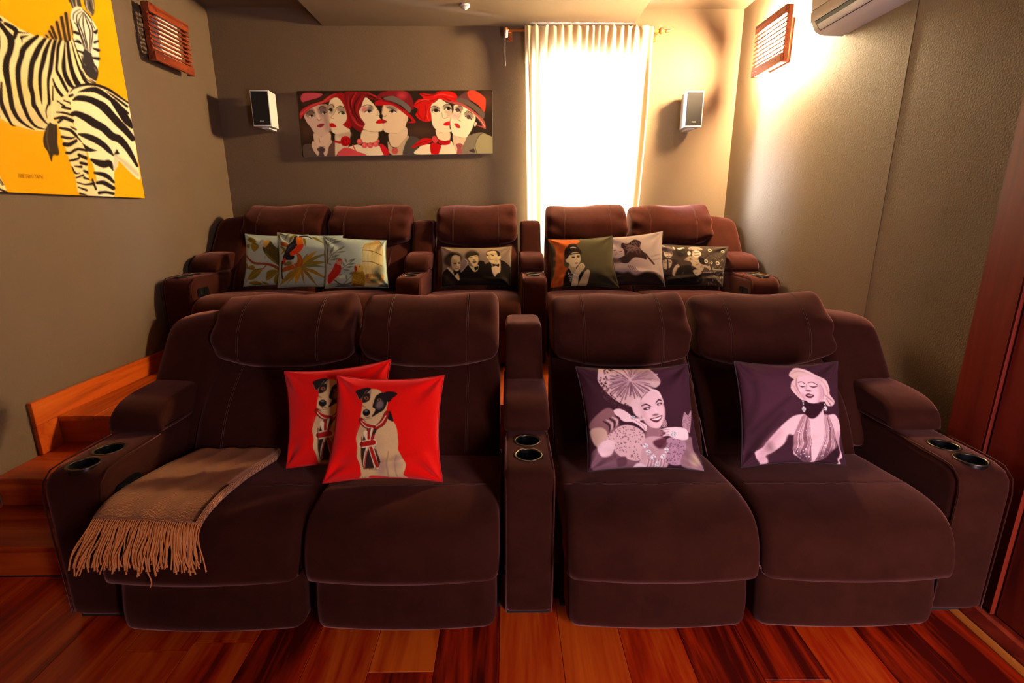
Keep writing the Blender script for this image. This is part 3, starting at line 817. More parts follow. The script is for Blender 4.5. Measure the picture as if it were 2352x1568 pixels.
    for p, w_ in (([(820, 275), (950, 262), (1090, 312)], [30, 54, 50]), ([(850, 180), (960, 190), (1070, 222)], [16, 32, 30]), ([(940, 105), (1050, 132)], [40, 34]), ([(870, 20), (965, 90)], [12, 30]), ([(960, 5), (1050, 40)], 20),
                  ([(900, 420), (1050, 450), (1140, 530)], [36, 46, 40]), ([(930, 550), (1050, 572), (1130, 555)], [40, 36, 10]), ([(965, 660), (1040, 665), (1140, 610)], [60, 62, 50]), ([(1000, 790), (1060, 790), (1160, 735), (1300, 755)], [40, 40, 40, 36]),
                  ([(1050, 908), (1170, 878), (1190, 840)], [30, 36, 10]), ([(1180, 820), (1300, 872)], [40, 54]), ([(1210, 940), (1300, 962)], [40, 46]), ([(1120, 992), (1220, 1000)], [12, 40]), ([(1080, 1000), (1130, 1095), (1200, 1092)], [18, 26, 8]),
                  ([(1145, 1165), (1250, 1125)], [20, 30]), ([(1260, 1060), (1320, 1085)], [30, 46]), ([(1265, 1165), (1340, 1190)], [36, 16]), ([(1160, 1235), (1280, 1265), (1400, 1250)], [16, 22, 46]), ([(1385, 1190), (1440, 1335)], [30, 30]),
                  ([(1175, 1305), (1300, 1350)], [16, 32]), ([(1200, 1400), (1300, 1425)], [30, 16]), ([(1150, 545), (1230, 632)], [30, 8]), ([(1060, 400), (1140, 440)], [16, 26])):
        A.line(Z(p), w_, K)
    A.fill(Z([(1310, 830), (1350, 920), (1390, 1040), (1385, 1160), (1350, 1210), (1322, 1050)]), Y)
    # tail
    A.fill(Z([(770, 320), (700, 400), (650, 560), (662, 690), (720, 780), (770, 920), (800, 825), (885, 815), (862, 640), (862, 480), (845, 350)]), (54, 42, 30), 8)
    A.line(Z([(720, 420), (700, 560), (740, 760)]), 16, (92, 74, 50), 10); A.ell(808, 1832, 56, 30, (240, 214, 150), 15, 8); A.line(Z([(880, 330), (950, 270)]), 40, K)
    A.fill(Z([(-60, 1000), (0, 1140), (95, 1375), (-60, 1395)]), (246, 220, 162)); A.line(Z([(-10, 1180), (50, 1265)]), 14, K); A.line(Z([(-20, 1210), (40, 1280)]), 8, K); A.line(Z([(-10, 1330), (90, 1380)]), [20, 40], K)
    # signature
    G = {'M': [[(0, 1), (0.1, 0), (0.5, 0.7), (0.9, 0), (1, 1)]], 'E': [[(0.9, 0), (0, 0), (0, 1), (0.9, 1)], [(0, .5), (.7, .5)]], 'S': [[(0.9, .1), (0.2, 0), (0.2, .45), (0.9, .55), (.8, 1), (0, .95)]],
         'Q': [[(.5, 0), (0, .5), (.5, 1), (1, .5), (.5, 0)], [(.6, .7), (1, 1)]], 'U': [[(0, 0), (0.05, .9), (.5, 1), (.95, .9), (1, 0)]], 'I': [[(.5, 0), (.5, 1)]], 'T': [[(0, 0), (1, 0)], [(.5, 0), (.5, 1)]],
         'A': [[(0, 1), (.5, 0), (1, 1)], [(.25, .6), (.75, .6)]], '9': [[(.9, .35), (.3, .5), (.1, .1), (.8, 0), (.9, .4), (.5, 1)]], '6': [[(.8, 0), (.2, .5), (.3, 1), (.9, .85), (.7, .5), (.2, .6)]]}
    for i, ch in enumerate('MMESQUITA96'):
        for st in G[ch]:
            A.line([(280+i*34+p[0]*24, 1105+o+i*2+p[1]*52) for p in st], 7, (124, 74, 10), smooth=False, alpha=0.8)

def art_couples(A):
    A.frame(680, 200, 9.504); o = 2138
    R = lambda pts: [(x+o, y) for x, y in pts]
    SK, K = (240, 216, 174), (44, 30, 24)
    for c in ((250, 950, 180), (2700, 950, 300), (4200, 300, 160)): A.ell(c[0], c[1], c[2], 160, (74, 50, 38), 0, 120)
    # first man and woman
    A.fill([(150, 140), (560, 140), (500, 230), (150, 330)], (196, 76, 88)); A.fill([(150, 330), (300, 280), (480, 230), (620, 150), (730, 130), (640, 240), (400, 330), (150, 400)], (62, 40, 30))
    A.fill([(180, 600), (300, 470), (450, 390), (600, 370), (690, 400), (700, 640), (735, 760), (730, 950), (640, 1060), (520, 1078), (420, 1020), (330, 880), (230, 750)], (214, 182, 160))
    A.fill([(480, 480), (680, 420), (700, 640), (735, 760), (720, 950), (640, 900), (590, 700)], (166, 130, 118), 60, 0.7); A.fill([(200, 560), (330, 470), (420, 560), (300, 650)], (96, 74, 62), 40, 0.8); A.fill([(500, 450), (600, 390), (690, 470), (640, 560), (520, 560)], (110, 84, 76), 40, 0.8)
    A.line([(400, 440), (450, 560), (500, 690)], [30, 46, 60], (226, 198, 168), 12); A.eye(330, 625, 66, 26, 0); A.eye(610, 560, 60, 26, -5)
    A.line([(230, 570), (320, 500), (400, 560)], 12, K); A.line([(495, 490), (550, 408), (640, 440)], 12, K); A.line([(470, 690), (500, 725), (550, 690)], 9, (110, 70, 60)); A.fill([(455, 842), (530, 790), (620, 800), (560, 865), (500, 868)], (142, 48, 54))
    A.fill([(80, 580), (150, 470), (330, 370), (560, 300), (700, 200), (830, 140), (900, 150), (740, 290), (560, 365), (350, 440), (200, 560), (95, 690)], (186, 44, 46)); A.line([(110, 590), (340, 400), (560, 330), (740, 210)], 22, (214, 84, 76), 10)
    A.fill([(390, 1000), (560, 1080), (740, 980), (752, 1180), (640, 1290), (470, 1280), (400, 1180)], (222, 192, 162)); A.line([(500, 1100), (520, 1200)], 14, (160, 126, 104), 8)
    A.fill([(160, 1270), (345, 1240), (365, 1340), (480, 1520), (160, 1520)], (84, 70, 64)); A.fill([(790, 1190), (870, 1200), (860, 1520), (640, 1520), (730, 1310)], (98, 72, 62))
    A.fill([(350, 1200), (400, 1180), (500, 1290), (620, 1300), (740, 1150), (792, 1190), (720, 1300), (660, 1500), (480, 1500), (360, 1330)], (214, 184, 154)); A.fill([(460, 1350), (550, 1300), (642, 1360), (600, 1440), (620, 1510), (490, 1510), (510, 1430)], (82, 64, 66))
    A.fill([(760, 240), (900, 140), (1020, 130), (1080, 250), (1140, 560), (1210, 760), (1210, 860), (1130, 900), (1010, 805), (1060, 600), (980, 300), (870, 215)], (160, 24, 24))
    A.fill([(740, 300), (870, 220), (980, 290), (1060, 450), (1112, 640), (1080, 750), (1020, 810), (1100, 870), (1175, 920), (1150, 985), (1000, 1022), (850, 1012), (770, 940), (740, 800), (700, 680), (700, 520)], SK)
    A.fill([(710, 420), (800, 370), (830, 440), (800, 560), (720, 560)], (140, 112, 88), 40, 0.7); A.fill([(890, 470), (960, 410), (1060, 450), (1080, 540), (960, 540)], (148, 126, 98), 30, 0.8); A.line([(710, 620), (720, 760), (770, 940)], 30, (196, 164, 128), 24)
    A.eye(1000, 562, 72, 34, 8, look=0.3, iris=(54, 52, 40)); A.eye(745, 500, 44, 36, 10, look=0.4, iris=(60, 56, 44)); A.line([(890, 445), (960, 406), (1045, 445)], 10, K); A.line([(730, 392), (790, 370), (825, 435)], 10, K)
    A.line([(880, 450), (835, 560), (760, 655), (830, 680)], 8, (150, 112, 84)); A.fill([(735, 800), (800, 775), (882, 852), (800, 868), (740, 850)], (202, 26, 22))
    A.fill([(860, 1015), (1000, 1025), (1172, 960), (1180, 1080), (1130, 1320), (940, 1400), (860, 1510), (850, 1200)], (226, 200, 162)); A.fill([(900, 1030), (1180, 980), (1180, 1080), (1000, 1090)], (190, 158, 126), 30, 0.7)
    A.line([(850, 1180), (960, 1205)], 48, (176, 28, 34)); 
    # second woman: hair, face, beads, dress
    A.fill([(1050, 130), (1330, 100), (1560, 110), (1700, 180), (1830, 280), (1640, 260), (1510, 210), (1420, 380), (1380, 560), (1430, 680), (1530, 770), (1450, 970), (1320, 930), (1200, 800), (1100, 500)], (126, 26, 28))
    for p, c in (([(1320, 110), (1210, 320), (1200, 520)], (206, 34, 34)), ([(1270, 130), (1180, 320), (1240, 560), (1380, 760)], (74, 22, 22)), ([(1420, 150), (1280, 360), (1290, 560), (1440, 760)], (70, 20, 18)), ([(1140, 180), (1160, 480), (1280, 760), (1440, 880)], (164, 40, 40)), ([(1520, 140), (1380, 330), (1330, 520), (1420, 700)], (168, 36, 34)), ([(1480, 160), (1640, 200), (1790, 280)], (64, 22, 18)), ([(1230, 620), (1340, 800), (1460, 850)], (190, 50, 46)), ([(1560, 120), (1720, 190), (1860, 260)], (190, 44, 36))):
        A.line(p, [10, 30, 26, 10][:len(p)], c, 8)
    A.fill([(1520, 220), (1640, 310), (1760, 450), (1832, 590), (1850, 690), (1882, 740), (1895, 900), (1830, 960), (1640, 965), (1470, 905), (1505, 800), (1470, 740), (1400, 640), (1375, 520), (1420, 430), (1450, 330)], SK)
    A.ell(1490, 475, 70, 62, (206, 110, 108), -20, 30, 0.8); A.ell(1620, 455, 66, 54, (96, 88, 84), 10, 30, 0.8); A.eye(1575, 525, 84, 34, -4, look=0.25); A.line([(1440, 420), (1560, 378), (1665, 415)], [6, 12, 8], K); A.line([(1700, 380), (1790, 560), (1740, 620)], 8, (190, 150, 116), 5); A.line([(1760, 622), (1800, 612)], 8, (120, 80, 60))
    A.fill([(1735, 762), (1820, 690), (1882, 720), (1872, 780), (1800, 788)], (214, 28, 22)); A.fill([(1450, 935), (1640, 968), (1792, 965), (1740, 1190), (1430, 1190)], (236, 210, 168)); A.line([(1480, 915), (1640, 968), (1800, 965)], 10, (190, 150, 110), 6)
    A.fill([(1120, 1330), (1330, 1250), (1500, 1290), (1800, 1270), (1910, 1480), (1480, 1490), (1250, 1400)], (242, 220, 180)); A.fill([(930, 1500), (960, 1390), (1050, 1320), (1180, 1330), (1330, 1400), (1520, 1490)], (214, 76, 80)); A.fill([(1820, 1250), (1930, 1270), (2045, 1450), (1920, 1480)], (206, 30, 36)); A.line([(1240, 1260), (1300, 1390)], 26, (214, 80, 80))
    for (x, y, r) in ((1790, 1170, 34), (1385, 1180, 62), (1495, 1265, 64), (1620, 1265, 64), (1740, 1240, 62)): A.ell(x, y, r, r, (222, 84, 84)); A.ell(x-r*.2, y-r*.2, r*.5, r*.5, (236, 118, 112), 0, 14)
    A.ell(1080, 1175, 112, 116, (186, 18, 24)); 
    for r, a in ((80, 0.2), (55, 2.0), (30, 4.0)): A.line([(1080+r*math.cos(a+t), 1175+r*math.sin(a+t)) for t in (0, .8, 1.6, 2.4, 3.2)], 12, (120, 6, 14), 5)
    # second man
    A.fill([(1915, 365), (2100, 380), (2250, 430), (2370, 540), (2440, 640), (2400, 800), (2350, 950), (2200, 1002), (2050, 1002), (1930, 960), (1890, 860), (1900, 760), (1885, 690), (1888, 600), (1868, 560)], (236, 206, 166))
    A.fill([(1960, 400), (2100, 390), (2220, 480), (2100, 500)], (120, 104, 92), 40, 0.8); A.eye(2110, 528, 80, 36, 6, look=-0.2); A.line([(1985, 440), (2100, 470), (2190, 540)], 14, (60, 56, 62), 10); A.line([(1910, 400), (1870, 570), (1930, 640), (1970, 600)], 8, (150, 110, 84)); A.fill([(1882, 690), (1985, 742), (1900, 785), (1872, 760)], (158, 32, 32)); A.fill([(1830, 580), (1890, 620), (1860, 690), (1815, 640)], (30, 34, 28))
    A.fill(R([(-110, 1005), (60, 1000), (260, 860), (290, 1050), (190, 1250), (60, 1310), (-60, 1280), (-108, 1150)]), (228, 198, 160)); A.fill(R([(-140, 1180), (-60, 1290), (60, 1320), (290, 1060), (320, 1150), (200, 1470), (-80, 1460)]), (192, 166, 130)); A.fill(R([(330, 1080), (560, 1130), (520, 1250), (500, 1480), (190, 1480)]), (78, 70, 62)); A.ell(o+20, 1390, 74, 70, (196, 84, 74)); A.ell(o+270, 680, 34, 66, (226, 190, 150))
    A.fill([(1740, 260), (1900, 100), (2420, 100), (2570, 380), (2500, 480), (2200, 230), (1930, 205)], (126, 32, 38)); A.ell(o+170, 180, 90, 70, (196, 60, 66), 0, 60); A.fill([(1920, 225), (2050, 195), (2150, 200), (2340, 300), (2500, 440), (2470, 550), (2300, 400), (2100, 310), (1930, 265)], (108, 98, 90))
    A.fill([(1730, 310), (1900, 272), (2120, 330), (2350, 470), (2500, 600), (2610, 740), (2560, 775), (2440, 765), (2530, 720), (2400, 600), (2200, 450), (2050, 385), (1760, 395)], (186, 24, 28)); A.line([(1900, 290), (2120, 345), (2330, 480)], 24, (96, 26, 28), 12)
    # third woman
    A.fill(R([(430, 400), (520, 270), (640, 240), (560, 130), (850, 150), (1000, 90), (1320, 120), (1400, 320), (1200, 320), (1000, 250), (850, 340), (790, 430), (820, 700), (700, 745), (560, 700), (470, 600), (520, 480)]), (204, 28, 22))
    for p, c in (([(460, 390), (600, 300), (800, 290), (960, 240)], (120, 16, 14)), ([(560, 130), (700, 180), (860, 160), (1000, 100)], (110, 14, 14)), ([(560, 400), (520, 560), (600, 680)], (150, 14, 12)), ([(680, 380), (700, 560), (660, 720)], (140, 16, 14)), ([(880, 190), (1050, 150), (1300, 210)], (236, 80, 60)), ([(760, 420), (720, 600), (760, 720)], (238, 70, 56)), ([(480, 340), (640, 270), (760, 280)], (236, 76, 60)), ([(1050, 200), (1200, 280), (1330, 320)], (120, 26, 22))):
        A.line(R(p), [6, 20, 16, 6][:len(p)], c, 6)
    A.fill(R([(1000, 250), (1120, 320), (1240, 400), (1262, 560), (1222, 700), (1215, 880), (1250, 950), (1150, 992), (1000, 972), (880, 880), (830, 780), (812, 600), (790, 480), (820, 370), (900, 320)]), (242, 222, 182))
    A.fill(R([(810, 480), (880, 400), (980, 440), (980, 520), (840, 540)]), (130, 120, 100), 26, 0.85); A.fill(R([(1070, 420), (1150, 370), (1240, 420), (1240, 500), (1110, 490)]), (134, 122, 104), 26, 0.85); A.fill(R([(1120, 520), (1240, 500), (1230, 620), (1160, 640)]), (196, 164, 136), 40, 0.7)
    A.eye(o+910, 512, 82, 40, 2, look=0.05); A.eye(o+1175, 468, 74, 38, 0, look=0.2); A.line(R([(800, 440), (880, 402), (985, 460)]), 11, K); A.line(R([(1065, 420), (1140, 364), (1225, 385)]), 11, K); A.line(R([(1040, 540), (1060, 650), (1100, 672), (1165, 650)]), 8, (140, 104, 84)); A.fill(R([(1072, 802), (1140, 750), (1215, 742), (1215, 822), (1130, 832)]), (206, 30, 36))
    A.fill(R([(910, 920), (1050, 990), (1212, 975), (1212, 1150), (1080, 1165), (955, 1110)]), (238, 214, 172)); A.fill(R([(485, 1470), (540, 1320), (640, 1258), (800, 1240), (1020, 1270), (1225, 1165), (1300, 1260), (1390, 1470)]), (244, 224, 184))
    A.fill(R([(955, 1130), (1080, 1170), (1218, 1150), (1218, 1232), (1100, 1262), (990, 1230)]), (176, 18, 22)); A.fill(R([(365, 1335), (500, 1200), (640, 1108), (830, 1120), (832, 1172), (700, 1250), (560, 1275)]), (200, 24, 24)); A.fill(R([(790, 1250), (900, 1210), (1025, 1280), (1000, 1380), (960, 1470), (820, 1470)]), (196, 20, 20)); A.ell(o+890, 1135, 58, 82, (206, 66, 66), -15); A.line(R([(460, 1260), (640, 1190), (800, 1150)]), 14, (130, 12, 14), 8)
    # third man
    A.fill(R([(1290, 1010), (1440, 1090), (1610, 1040), (1560, 1200), (1510, 1470), (1385, 1470), (1300, 1250)]), (218, 190, 154))
    A.fill(R([(1310, 390), (1450, 370), (1560, 420), (1720, 560), (1782, 650), (1740, 800), (1660, 980), (1560, 1085), (1400, 1072), (1280, 1012), (1240, 900), (1225, 760), (1240, 620), (1300, 500)]), (246, 228, 188)); A.fill(R([(1260, 560), (1380, 540), (1440, 600), (1380, 680), (1260, 650)]), (200, 150, 140), 50, 0.6)
    A.fill(R([(1340, 430), (1440, 395), (1500, 450), (1440, 560), (1350, 480)]), (124, 104, 90), 24, 0.85); A.fill(R([(1540, 570), (1620, 520), (1730, 600), (1720, 680), (1560, 620)]), (130, 112, 96), 24, 0.85); A.eye(o+1390, 508, 66, 40, 25, look=0.0, iris=(92, 68, 56)); A.eye(o+1620, 658, 74, 42, 28, look=0.1, iris=(96, 72, 60)); A.line(R([(1400, 400), (1480, 410), (1500, 470)]), 11, K); A.line(R([(1540, 560), (1610, 510), (1720, 580)]), 12, K)
    A.line(R([(1500, 440), (1440, 600), (1390, 690)]), 10, (190, 140, 110), 6); A.line(R([(1400, 705), (1450, 735)]), 10, (140, 90, 70)); A.fill(R([(1310, 790), (1400, 792), (1446, 872), (1380, 882)]), (180, 52, 44)); A.ell(o+1775, 800, 26, 50, (238, 214, 170), 20)
    A.fill(R([(1350, 260), (1500, 140), (1620, 95), (1680, 280), (1500, 300)]), (98, 56, 54), 20); A.fill(R([(1610, 100), (1760, 72), (1960, 200), (2002, 300), (1970, 530), (1850, 390), (1650, 250)]), (236, 66, 42)); A.fill(R([(1360, 260), (1500, 235), (1700, 330), (1900, 480), (1975, 560), (1940, 690), (1800, 530), (1600, 390), (1400, 320)]), (98, 82, 70))
    A.fill(R([(1060, 280), (1200, 295), (1440, 330), (1620, 420), (1800, 560), (1965, 720), (2005, 892), (1950, 885), (1780, 810), (1925, 835), (1850, 710), (1700, 550), (1500, 410), (1300, 360)]), (170, 80, 70)); A.line(R([(1980, 850), (1880, 700), (1700, 540)]), 14, (214, 176, 140), 6)
    A.fill(R([(1495, 1470), (1560, 1150), (1650, 1040), (1910, 980), (2060, 1050), (2160, 1110), (2160, 1470)]), (124, 112, 92)); A.fill(R([(1790, 1470), (1765, 1250), (1850, 1050), (2000, 1015), (2160, 1130), (2160, 1470)]), (152, 140, 102), 10); A.line(R([(1800, 1440), (1770, 1250), (1850, 1060), (1930, 1000)]), 12, (70, 58, 48)); A.fill(R([(1350, 1250), (1440, 1220), (1500, 1260), (1470, 1340), (1480, 1480), (1370, 1480), (1380, 1340)]), (160, 78, 78)); A.fill(R([(1640, 1390), (1740, 1340), (1760, 1430)]), (60, 50, 44))

def art_dog(A, dx=0, dy=0, k=1.0):
    A.frame(640+dx, 820+dy, 5.059/k)
    CR, K = (222, 184, 122), (34, 24, 20)
    A.fill([(1010, 560), (1000, 480), (1060, 400), (1150, 385), (1220, 415), (1300, 520), (1290, 640), (1300, 700), (1370, 760), (1410, 850), (1425, 1000), (1420, 1080), (1450, 1140), (1502, 1230), (1492, 1300), (1465, 1370), (1505, 1412), (1300, 1424), (1280, 1402), (1130, 1392), (1070, 1402), (1050, 1432), (930, 1442), (980, 1390), (970, 1250), (945, 1170), (955, 1060), (945, 950), (1000, 790), (995, 700)], CR)
    A.fill([(1330, 640), (1370, 760), (1300, 720)], K, 6); A.ell(1225, 1285, 66, 105, (184, 144, 116), 10, 40, 0.8); A.ell(1400, 1230, 46, 90, (188, 150, 118), 15, 40, 0.7); A.line([(1310, 1110), (1290, 1250), (1290, 1400)], 12, (176, 136, 100), 8); A.line([(1400, 1150), (1380, 1290), (1390, 1400)], 10, (180, 138, 104), 8); A.ell(1020, 880, 50, 60, (196, 158, 116), 0, 40, 0.7); A.ell(1190, 1040, 50, 120, (196, 158, 116), 5, 50, 0.5)
    for x in (960, 990, 1020, 1330, 1360, 1420, 1450, 1475): A.line([(x, 1415), (x-4, 1436)], 6, (150, 112, 90))
    A.fill([(935, 405), (1060, 368), (1100, 392), (1020, 470), (980, 512), (940, 450)], K); A.fill([(1250, 432), (1320, 412), (1408, 438), (1350, 500), (1312, 542), (1270, 480)], K)
    A.line([(940, 450), (982, 510), (1060, 400)], 5, (150, 128, 100)); A.fill([(1080, 420), (1110, 400), (1090, 520), (1070, 480)], (150, 116, 104), 8, 0.8)
    A.fill([(1180, 455), (1240, 428), (1292, 500), (1292, 560), (1260, 630), (1200, 670), (1125, 712), (1165, 630), (1130, 600), (1140, 540), (1160, 480)], K); A.ell(1212, 572, 42, 52, (122, 104, 94), 25, 16); A.line([(1170, 620), (1250, 600)], 8, (90, 74, 66), 6)
    A.fill([(1020, 455), (1090, 440), (1088, 520), (1010, 548)], (44, 34, 28), 6); A.ell(1056, 494, 24, 20, (170, 100, 46)); A.ell(1056, 494, 10, 10, (20, 12, 8)); A.ell(1206, 514, 24, 17, (150, 110, 76)); A.ell(1206, 514, 10, 9, (20, 12, 8))
    A.ell(1060, 664, 44, 40, (28, 22, 20)); A.ell(1056, 645, 22, 9, (120, 110, 104), 0, 6); A.line([(1060, 700), (1058, 722), (1100, 712)], 7, (60, 44, 36)); A.line([(1000, 720), (1050, 742), (1120, 728)], 6, (150, 116, 88)); A.line([(1010, 580), (1040, 600)], 8, (70, 56, 46), 8, 0.6)
    RD, W = (176, 26, 20), (238, 214, 160)
    A.line([(1000, 755), (1060, 812), (1175, 842)], [56, 66, 50], (70, 30, 22)); A.line([(1004, 758), (1062, 812), (1175, 840)], [46, 52, 40], RD); A.line([(1004, 772), (1060, 828), (1165, 856)], 11, W); A.line([(1020, 756), (1080, 790), (1170, 806)], 9, W)
    A.line([(1296, 670), (1250, 775), (1172, 838)], [56, 66, 44], (70, 30, 22)); A.line([(1296, 674), (1250, 775), (1174, 836)], [46, 52, 34], RD); A.line([(1286, 700), (1240, 775), (1180, 820)], 11, W)
    A.fill([(1080, 850), (1175, 866), (1150, 950), (1170, 1100), (1215, 1240), (1150, 1296), (1040, 1310), (1008, 1290), (1000, 1130), (1020, 980)], (56, 32, 24))
    A.line([(1130, 850), (1100, 960), (1060, 1100), (1020, 1290)], 26, W); A.line([(1060, 900), (1100, 1020), (1140, 1160), (1170, 1280)], 60, W); A.line([(1090, 860), (1095, 1000), (1140, 1160), (1180, 1275)], [22, 34, 40, 40], RD); A.line([(1010, 1032), (1140, 1008)], 84, W); A.line([(1012, 1032), (1140, 1006)], 58, RD); A.line([(1060, 1110), (1045, 1200), (1022, 1290)], 12, RD); A.line([(1150, 920), (1110, 1010)], 22, RD); A.line([(1150, 1050), (1200, 1170)], 10, W)
    A.line([(1010, 950), (1000, 1130), (1012, 1290)], 8, (60, 34, 26)); A.line([(1165, 1080), (1218, 1230)], 8, (60, 34, 26))
    for i in range(10): A.line([(1020+i*17, 1290), (1016+i*17, 1322)], 5, (110, 60, 40))

def art_turban(A):
    A.frame(1310, 820, 5.6)
    A.ell(1300, 500, 300, 400, (70, 40, 50), 0, 200, 0.8)
    SK, SK2, K = (228, 190, 188), (196, 152, 152), (60, 32, 38)
    A.fill([(380, 120), (600, 118), (760, 130), (960, 140), (1120, 310), (1080, 405), (980, 435), (900, 520), (860, 570), (800, 700), (740, 665), (600, 612), (480, 520), (380, 400), (335, 280)], (212, 176, 168))
    rng = random.Random(3)
    for i in range(150):
        t = rng.random(); a = 0.15+2.9*t; r = rng.uniform(300, 400)
        A.ell(760-r*math.sin(a)*1.02, 330-r*math.cos(a)*0.9+30, rng.uniform(7, 15), rng.uniform(6, 11), (84, 50, 54), rng.uniform(0, 180))
    for i in range(170):
        a = rng.uniform(0, 2*math.pi); r0 = rng.uniform(20, 120); r1 = r0+rng.uniform(60, 190)
        c = rng.choice([(150, 108, 116), (182, 142, 146), (120, 84, 92), (202, 166, 164), (136, 98, 100)])
        p0 = (740+r0*math.cos(a), 320+r0*math.sin(a)*0.8); p1 = (740+r1*math.cos(a)*1.25, 325+r1*math.sin(a)*0.95)
        if p1[0] > 1125 or p1[1] > 590 or p1[0] < 440 or p1[1] < 128: continue
        A.line([p0, p1], [8, 14], c, 4)
    A.fill([(700, 140), (760, 200), (900, 300), (1080, 330), (1125, 320), (1040, 220), (960, 150)], (160, 122, 118), 20, 0.7)
    A.fill([(745, 600), (855, 560), (870, 790), (800, 780), (755, 700)], (224, 188, 184), 8)
    A.fill([(950, 920), (1110, 930), (1130, 1100), (930, 1100)], (150, 108, 112), 20)
    A.fill([(858, 610), (895, 530), (1000, 450), (1085, 480), (1132, 580), (1166, 700), (1166, 800), (1130, 890), (1080, 938), (980, 922), (900, 845), (864, 760)], SK, 6)
    A.fill([(860, 640), (900, 640), (930, 840), (1000, 920), (900, 850)], SK2, 40, 0.7); A.line([(985, 440), (1085, 478), (1140, 610)], 26, (236, 206, 200), 6); A.line([(1110, 560), (1158, 680), (1160, 800)], 14, (170, 120, 126), 14, 0.7)
    A.line([(868, 656), (925, 636), (985, 664)], [10, 18, 10], K); A.line([(1048, 622), (1085, 580), (1122, 586)], [10, 18, 10], K); A.ell(935, 690, 46, 17, (70, 40, 44), -10, 6); A.ell(945, 690, 18, 9, (225, 200, 196), 0, 3); A.ell(1096, 632, 36, 16, (70, 40, 44), -18, 6); A.ell(1098, 634, 14, 8, (225, 200, 196), 0, 3)
    A.ell(1045, 770, 40, 12, (130, 84, 90), -12, 10); A.line([(1030, 680), (1060, 740)], 16, (238, 206, 204), 8); A.fill([(975, 822), (1055, 800), (1132, 774), (1112, 830), (1062, 866), (1008, 850)], (104, 42, 52)); A.fill([(995, 826), (1060, 812), (1118, 790), (1100, 820), (1055, 838)], (242, 228, 222))
    A.fill([(1150, 820), (1180, 840), (1190, 910), (1140, 930), (1130, 890)], (186, 146, 148)); A.speckle([(1150, 820), (1180, 840), (1190, 910), (1140, 930)], (70, 40, 46), 0.3, 0.7)
    # blouse and ruffles
    L_ = [(430, 1080), (530, 950), (700, 895), (880, 970), (925, 1100), (900, 1290), (820, 1350), (620, 1290), (520, 1180)]
    A.fill([(330, 1180), (540, 1100), (900, 1250), (980, 1500), (340, 1500), (260, 1300)], (122, 84, 92), 10); A.fill(L_, (212, 172, 168), 6)
    for i in range(130):
        x, y = rng.uniform(450, 910), rng.uniform(920, 1330)
        A.ell(x, y, 7, 6, (106, 66, 72))
    Rr = [(1170, 1110), (1250, 1055), (1420, 1080), (1445, 1250), (1390, 1400), (1230, 1380), (1190, 1230)]
    A.fill([(880, 1290), (930, 1060), (1180, 1100), (1210, 1480), (880, 1480)], (196, 156, 156), 8); A.fill(Rr, (172, 132, 144), 6)
    for i in range(60): A.ell(rng.uniform(1190, 1430), rng.uniform(1080, 1390), 8, 6, (98, 62, 74))
    for i in range(12): A.line([(960+i*20, 1330), (955+i*20, 1470)], 7, (124, 84, 92) if i % 2 else (220, 186, 184))
    A.fill([(1020, 1110), (1150, 1060), (1190, 1090), (1170, 1180), (1080, 1190)], (92, 48, 58), 14); A.fill([(780, 1460), (840, 1380), (960, 1420), (940, 1500), (760, 1500)], (226, 194, 192), 10); A.fill([(580, 1330), (690, 1300), (700, 1400), (600, 1420)], (96, 60, 68), 12)
    for i in range(9): A.line([(930+i*4, 1120+i*24), (1060, 1220+i*20), (1170-i*3, 1130+i*24)], 5, (150, 108, 112), 0, 0.6)
    for (x, y) in ((928, 1160), (965, 1240), (1030, 1302), (1150, 1296), (1182, 1215), (1096, 1388)):
        A.ell(x, y, 32, 32, (228, 220, 216)); 
        for i in range(9): A.ell(x+rng.uniform(-24, 24), y+rng.uniform(-24, 24), 5, 5, (130, 112, 116))
    # arms, bracelets, hands
    A.fill([(240, 880), (300, 790), (400, 700), (470, 680), (530, 720), (600, 850), (560, 940), (450, 1010), (260, 960)], (140, 98, 98), 10)
    A.fill([(250, 960), (380, 930), (450, 1000), (430, 1090), (345, 1185), (275, 1110)], (206, 168, 146), 10); A.fill([(330, 1190), (420, 1090), (545, 1110), (520, 1270), (400, 1300)], (228, 194, 190), 10)
    A.fill([(525, 712), (600, 690), (690, 735), (770, 800), (890, 805), (900, 830), (850, 850), (935, 905), (925, 975), (850, 915), (760, 862), (650, 852), (560, 780)], (234, 200, 196), 5); A.line([(800, 845), (880, 900), (915, 960)], 6, (150, 106, 108)); A.line([(780, 815), (890, 822)], 6, (160, 116, 116))
    for i in range(5): A.line([(400+i*36, 850-i*18), (470+i*32, 900-i*20), (470+i*30, 980-i*26)], [14, 26, 14], (72, 42, 46) if i % 2 == 0 else (200, 166, 160))
    A.ell(764, 802, 26, 22, (206, 206, 206)); A.speckle([(740, 780), (790, 780), (790, 824), (740, 824)], (90, 80, 84), 0.3, 0.8)
    A.fill([(1395, 910), (1430, 740), (1480, 775), (1540, 718), (1512, 950), (1490, 1000)], (176, 136, 142), 6); A.speckle([(1395, 910), (1430, 740), (1480, 775), (1540, 718), (1512, 950)], (100, 64, 72), 0.2, 0.7)
    A.fill([(1440, 1080), (1530, 1060), (1545, 1210), (1660, 1380), (1735, 1490), (1560, 1470), (1390, 1400), (1430, 1230)], (142, 106, 108), 8); A.fill([(1520, 1280), (1600, 1290), (1660, 1400), (1560, 1420)], (196, 168, 136), 40, 0.8)
    A.fill([(1105, 965), (1200, 932), (1350, 928), (1450, 955), (1485, 1030), (1445, 1090), (1300, 1072), (1210, 1035), (1105, 1050), (1180, 1000)], (236, 204, 200), 5)
    for y in (968, 1000, 1030): A.line([(1110, y), (1220, y-14)], 6, (150, 106, 110))
    for y in (968, 1036): A.ell(1125, y, 18, 8, (110, 46, 58), -10)
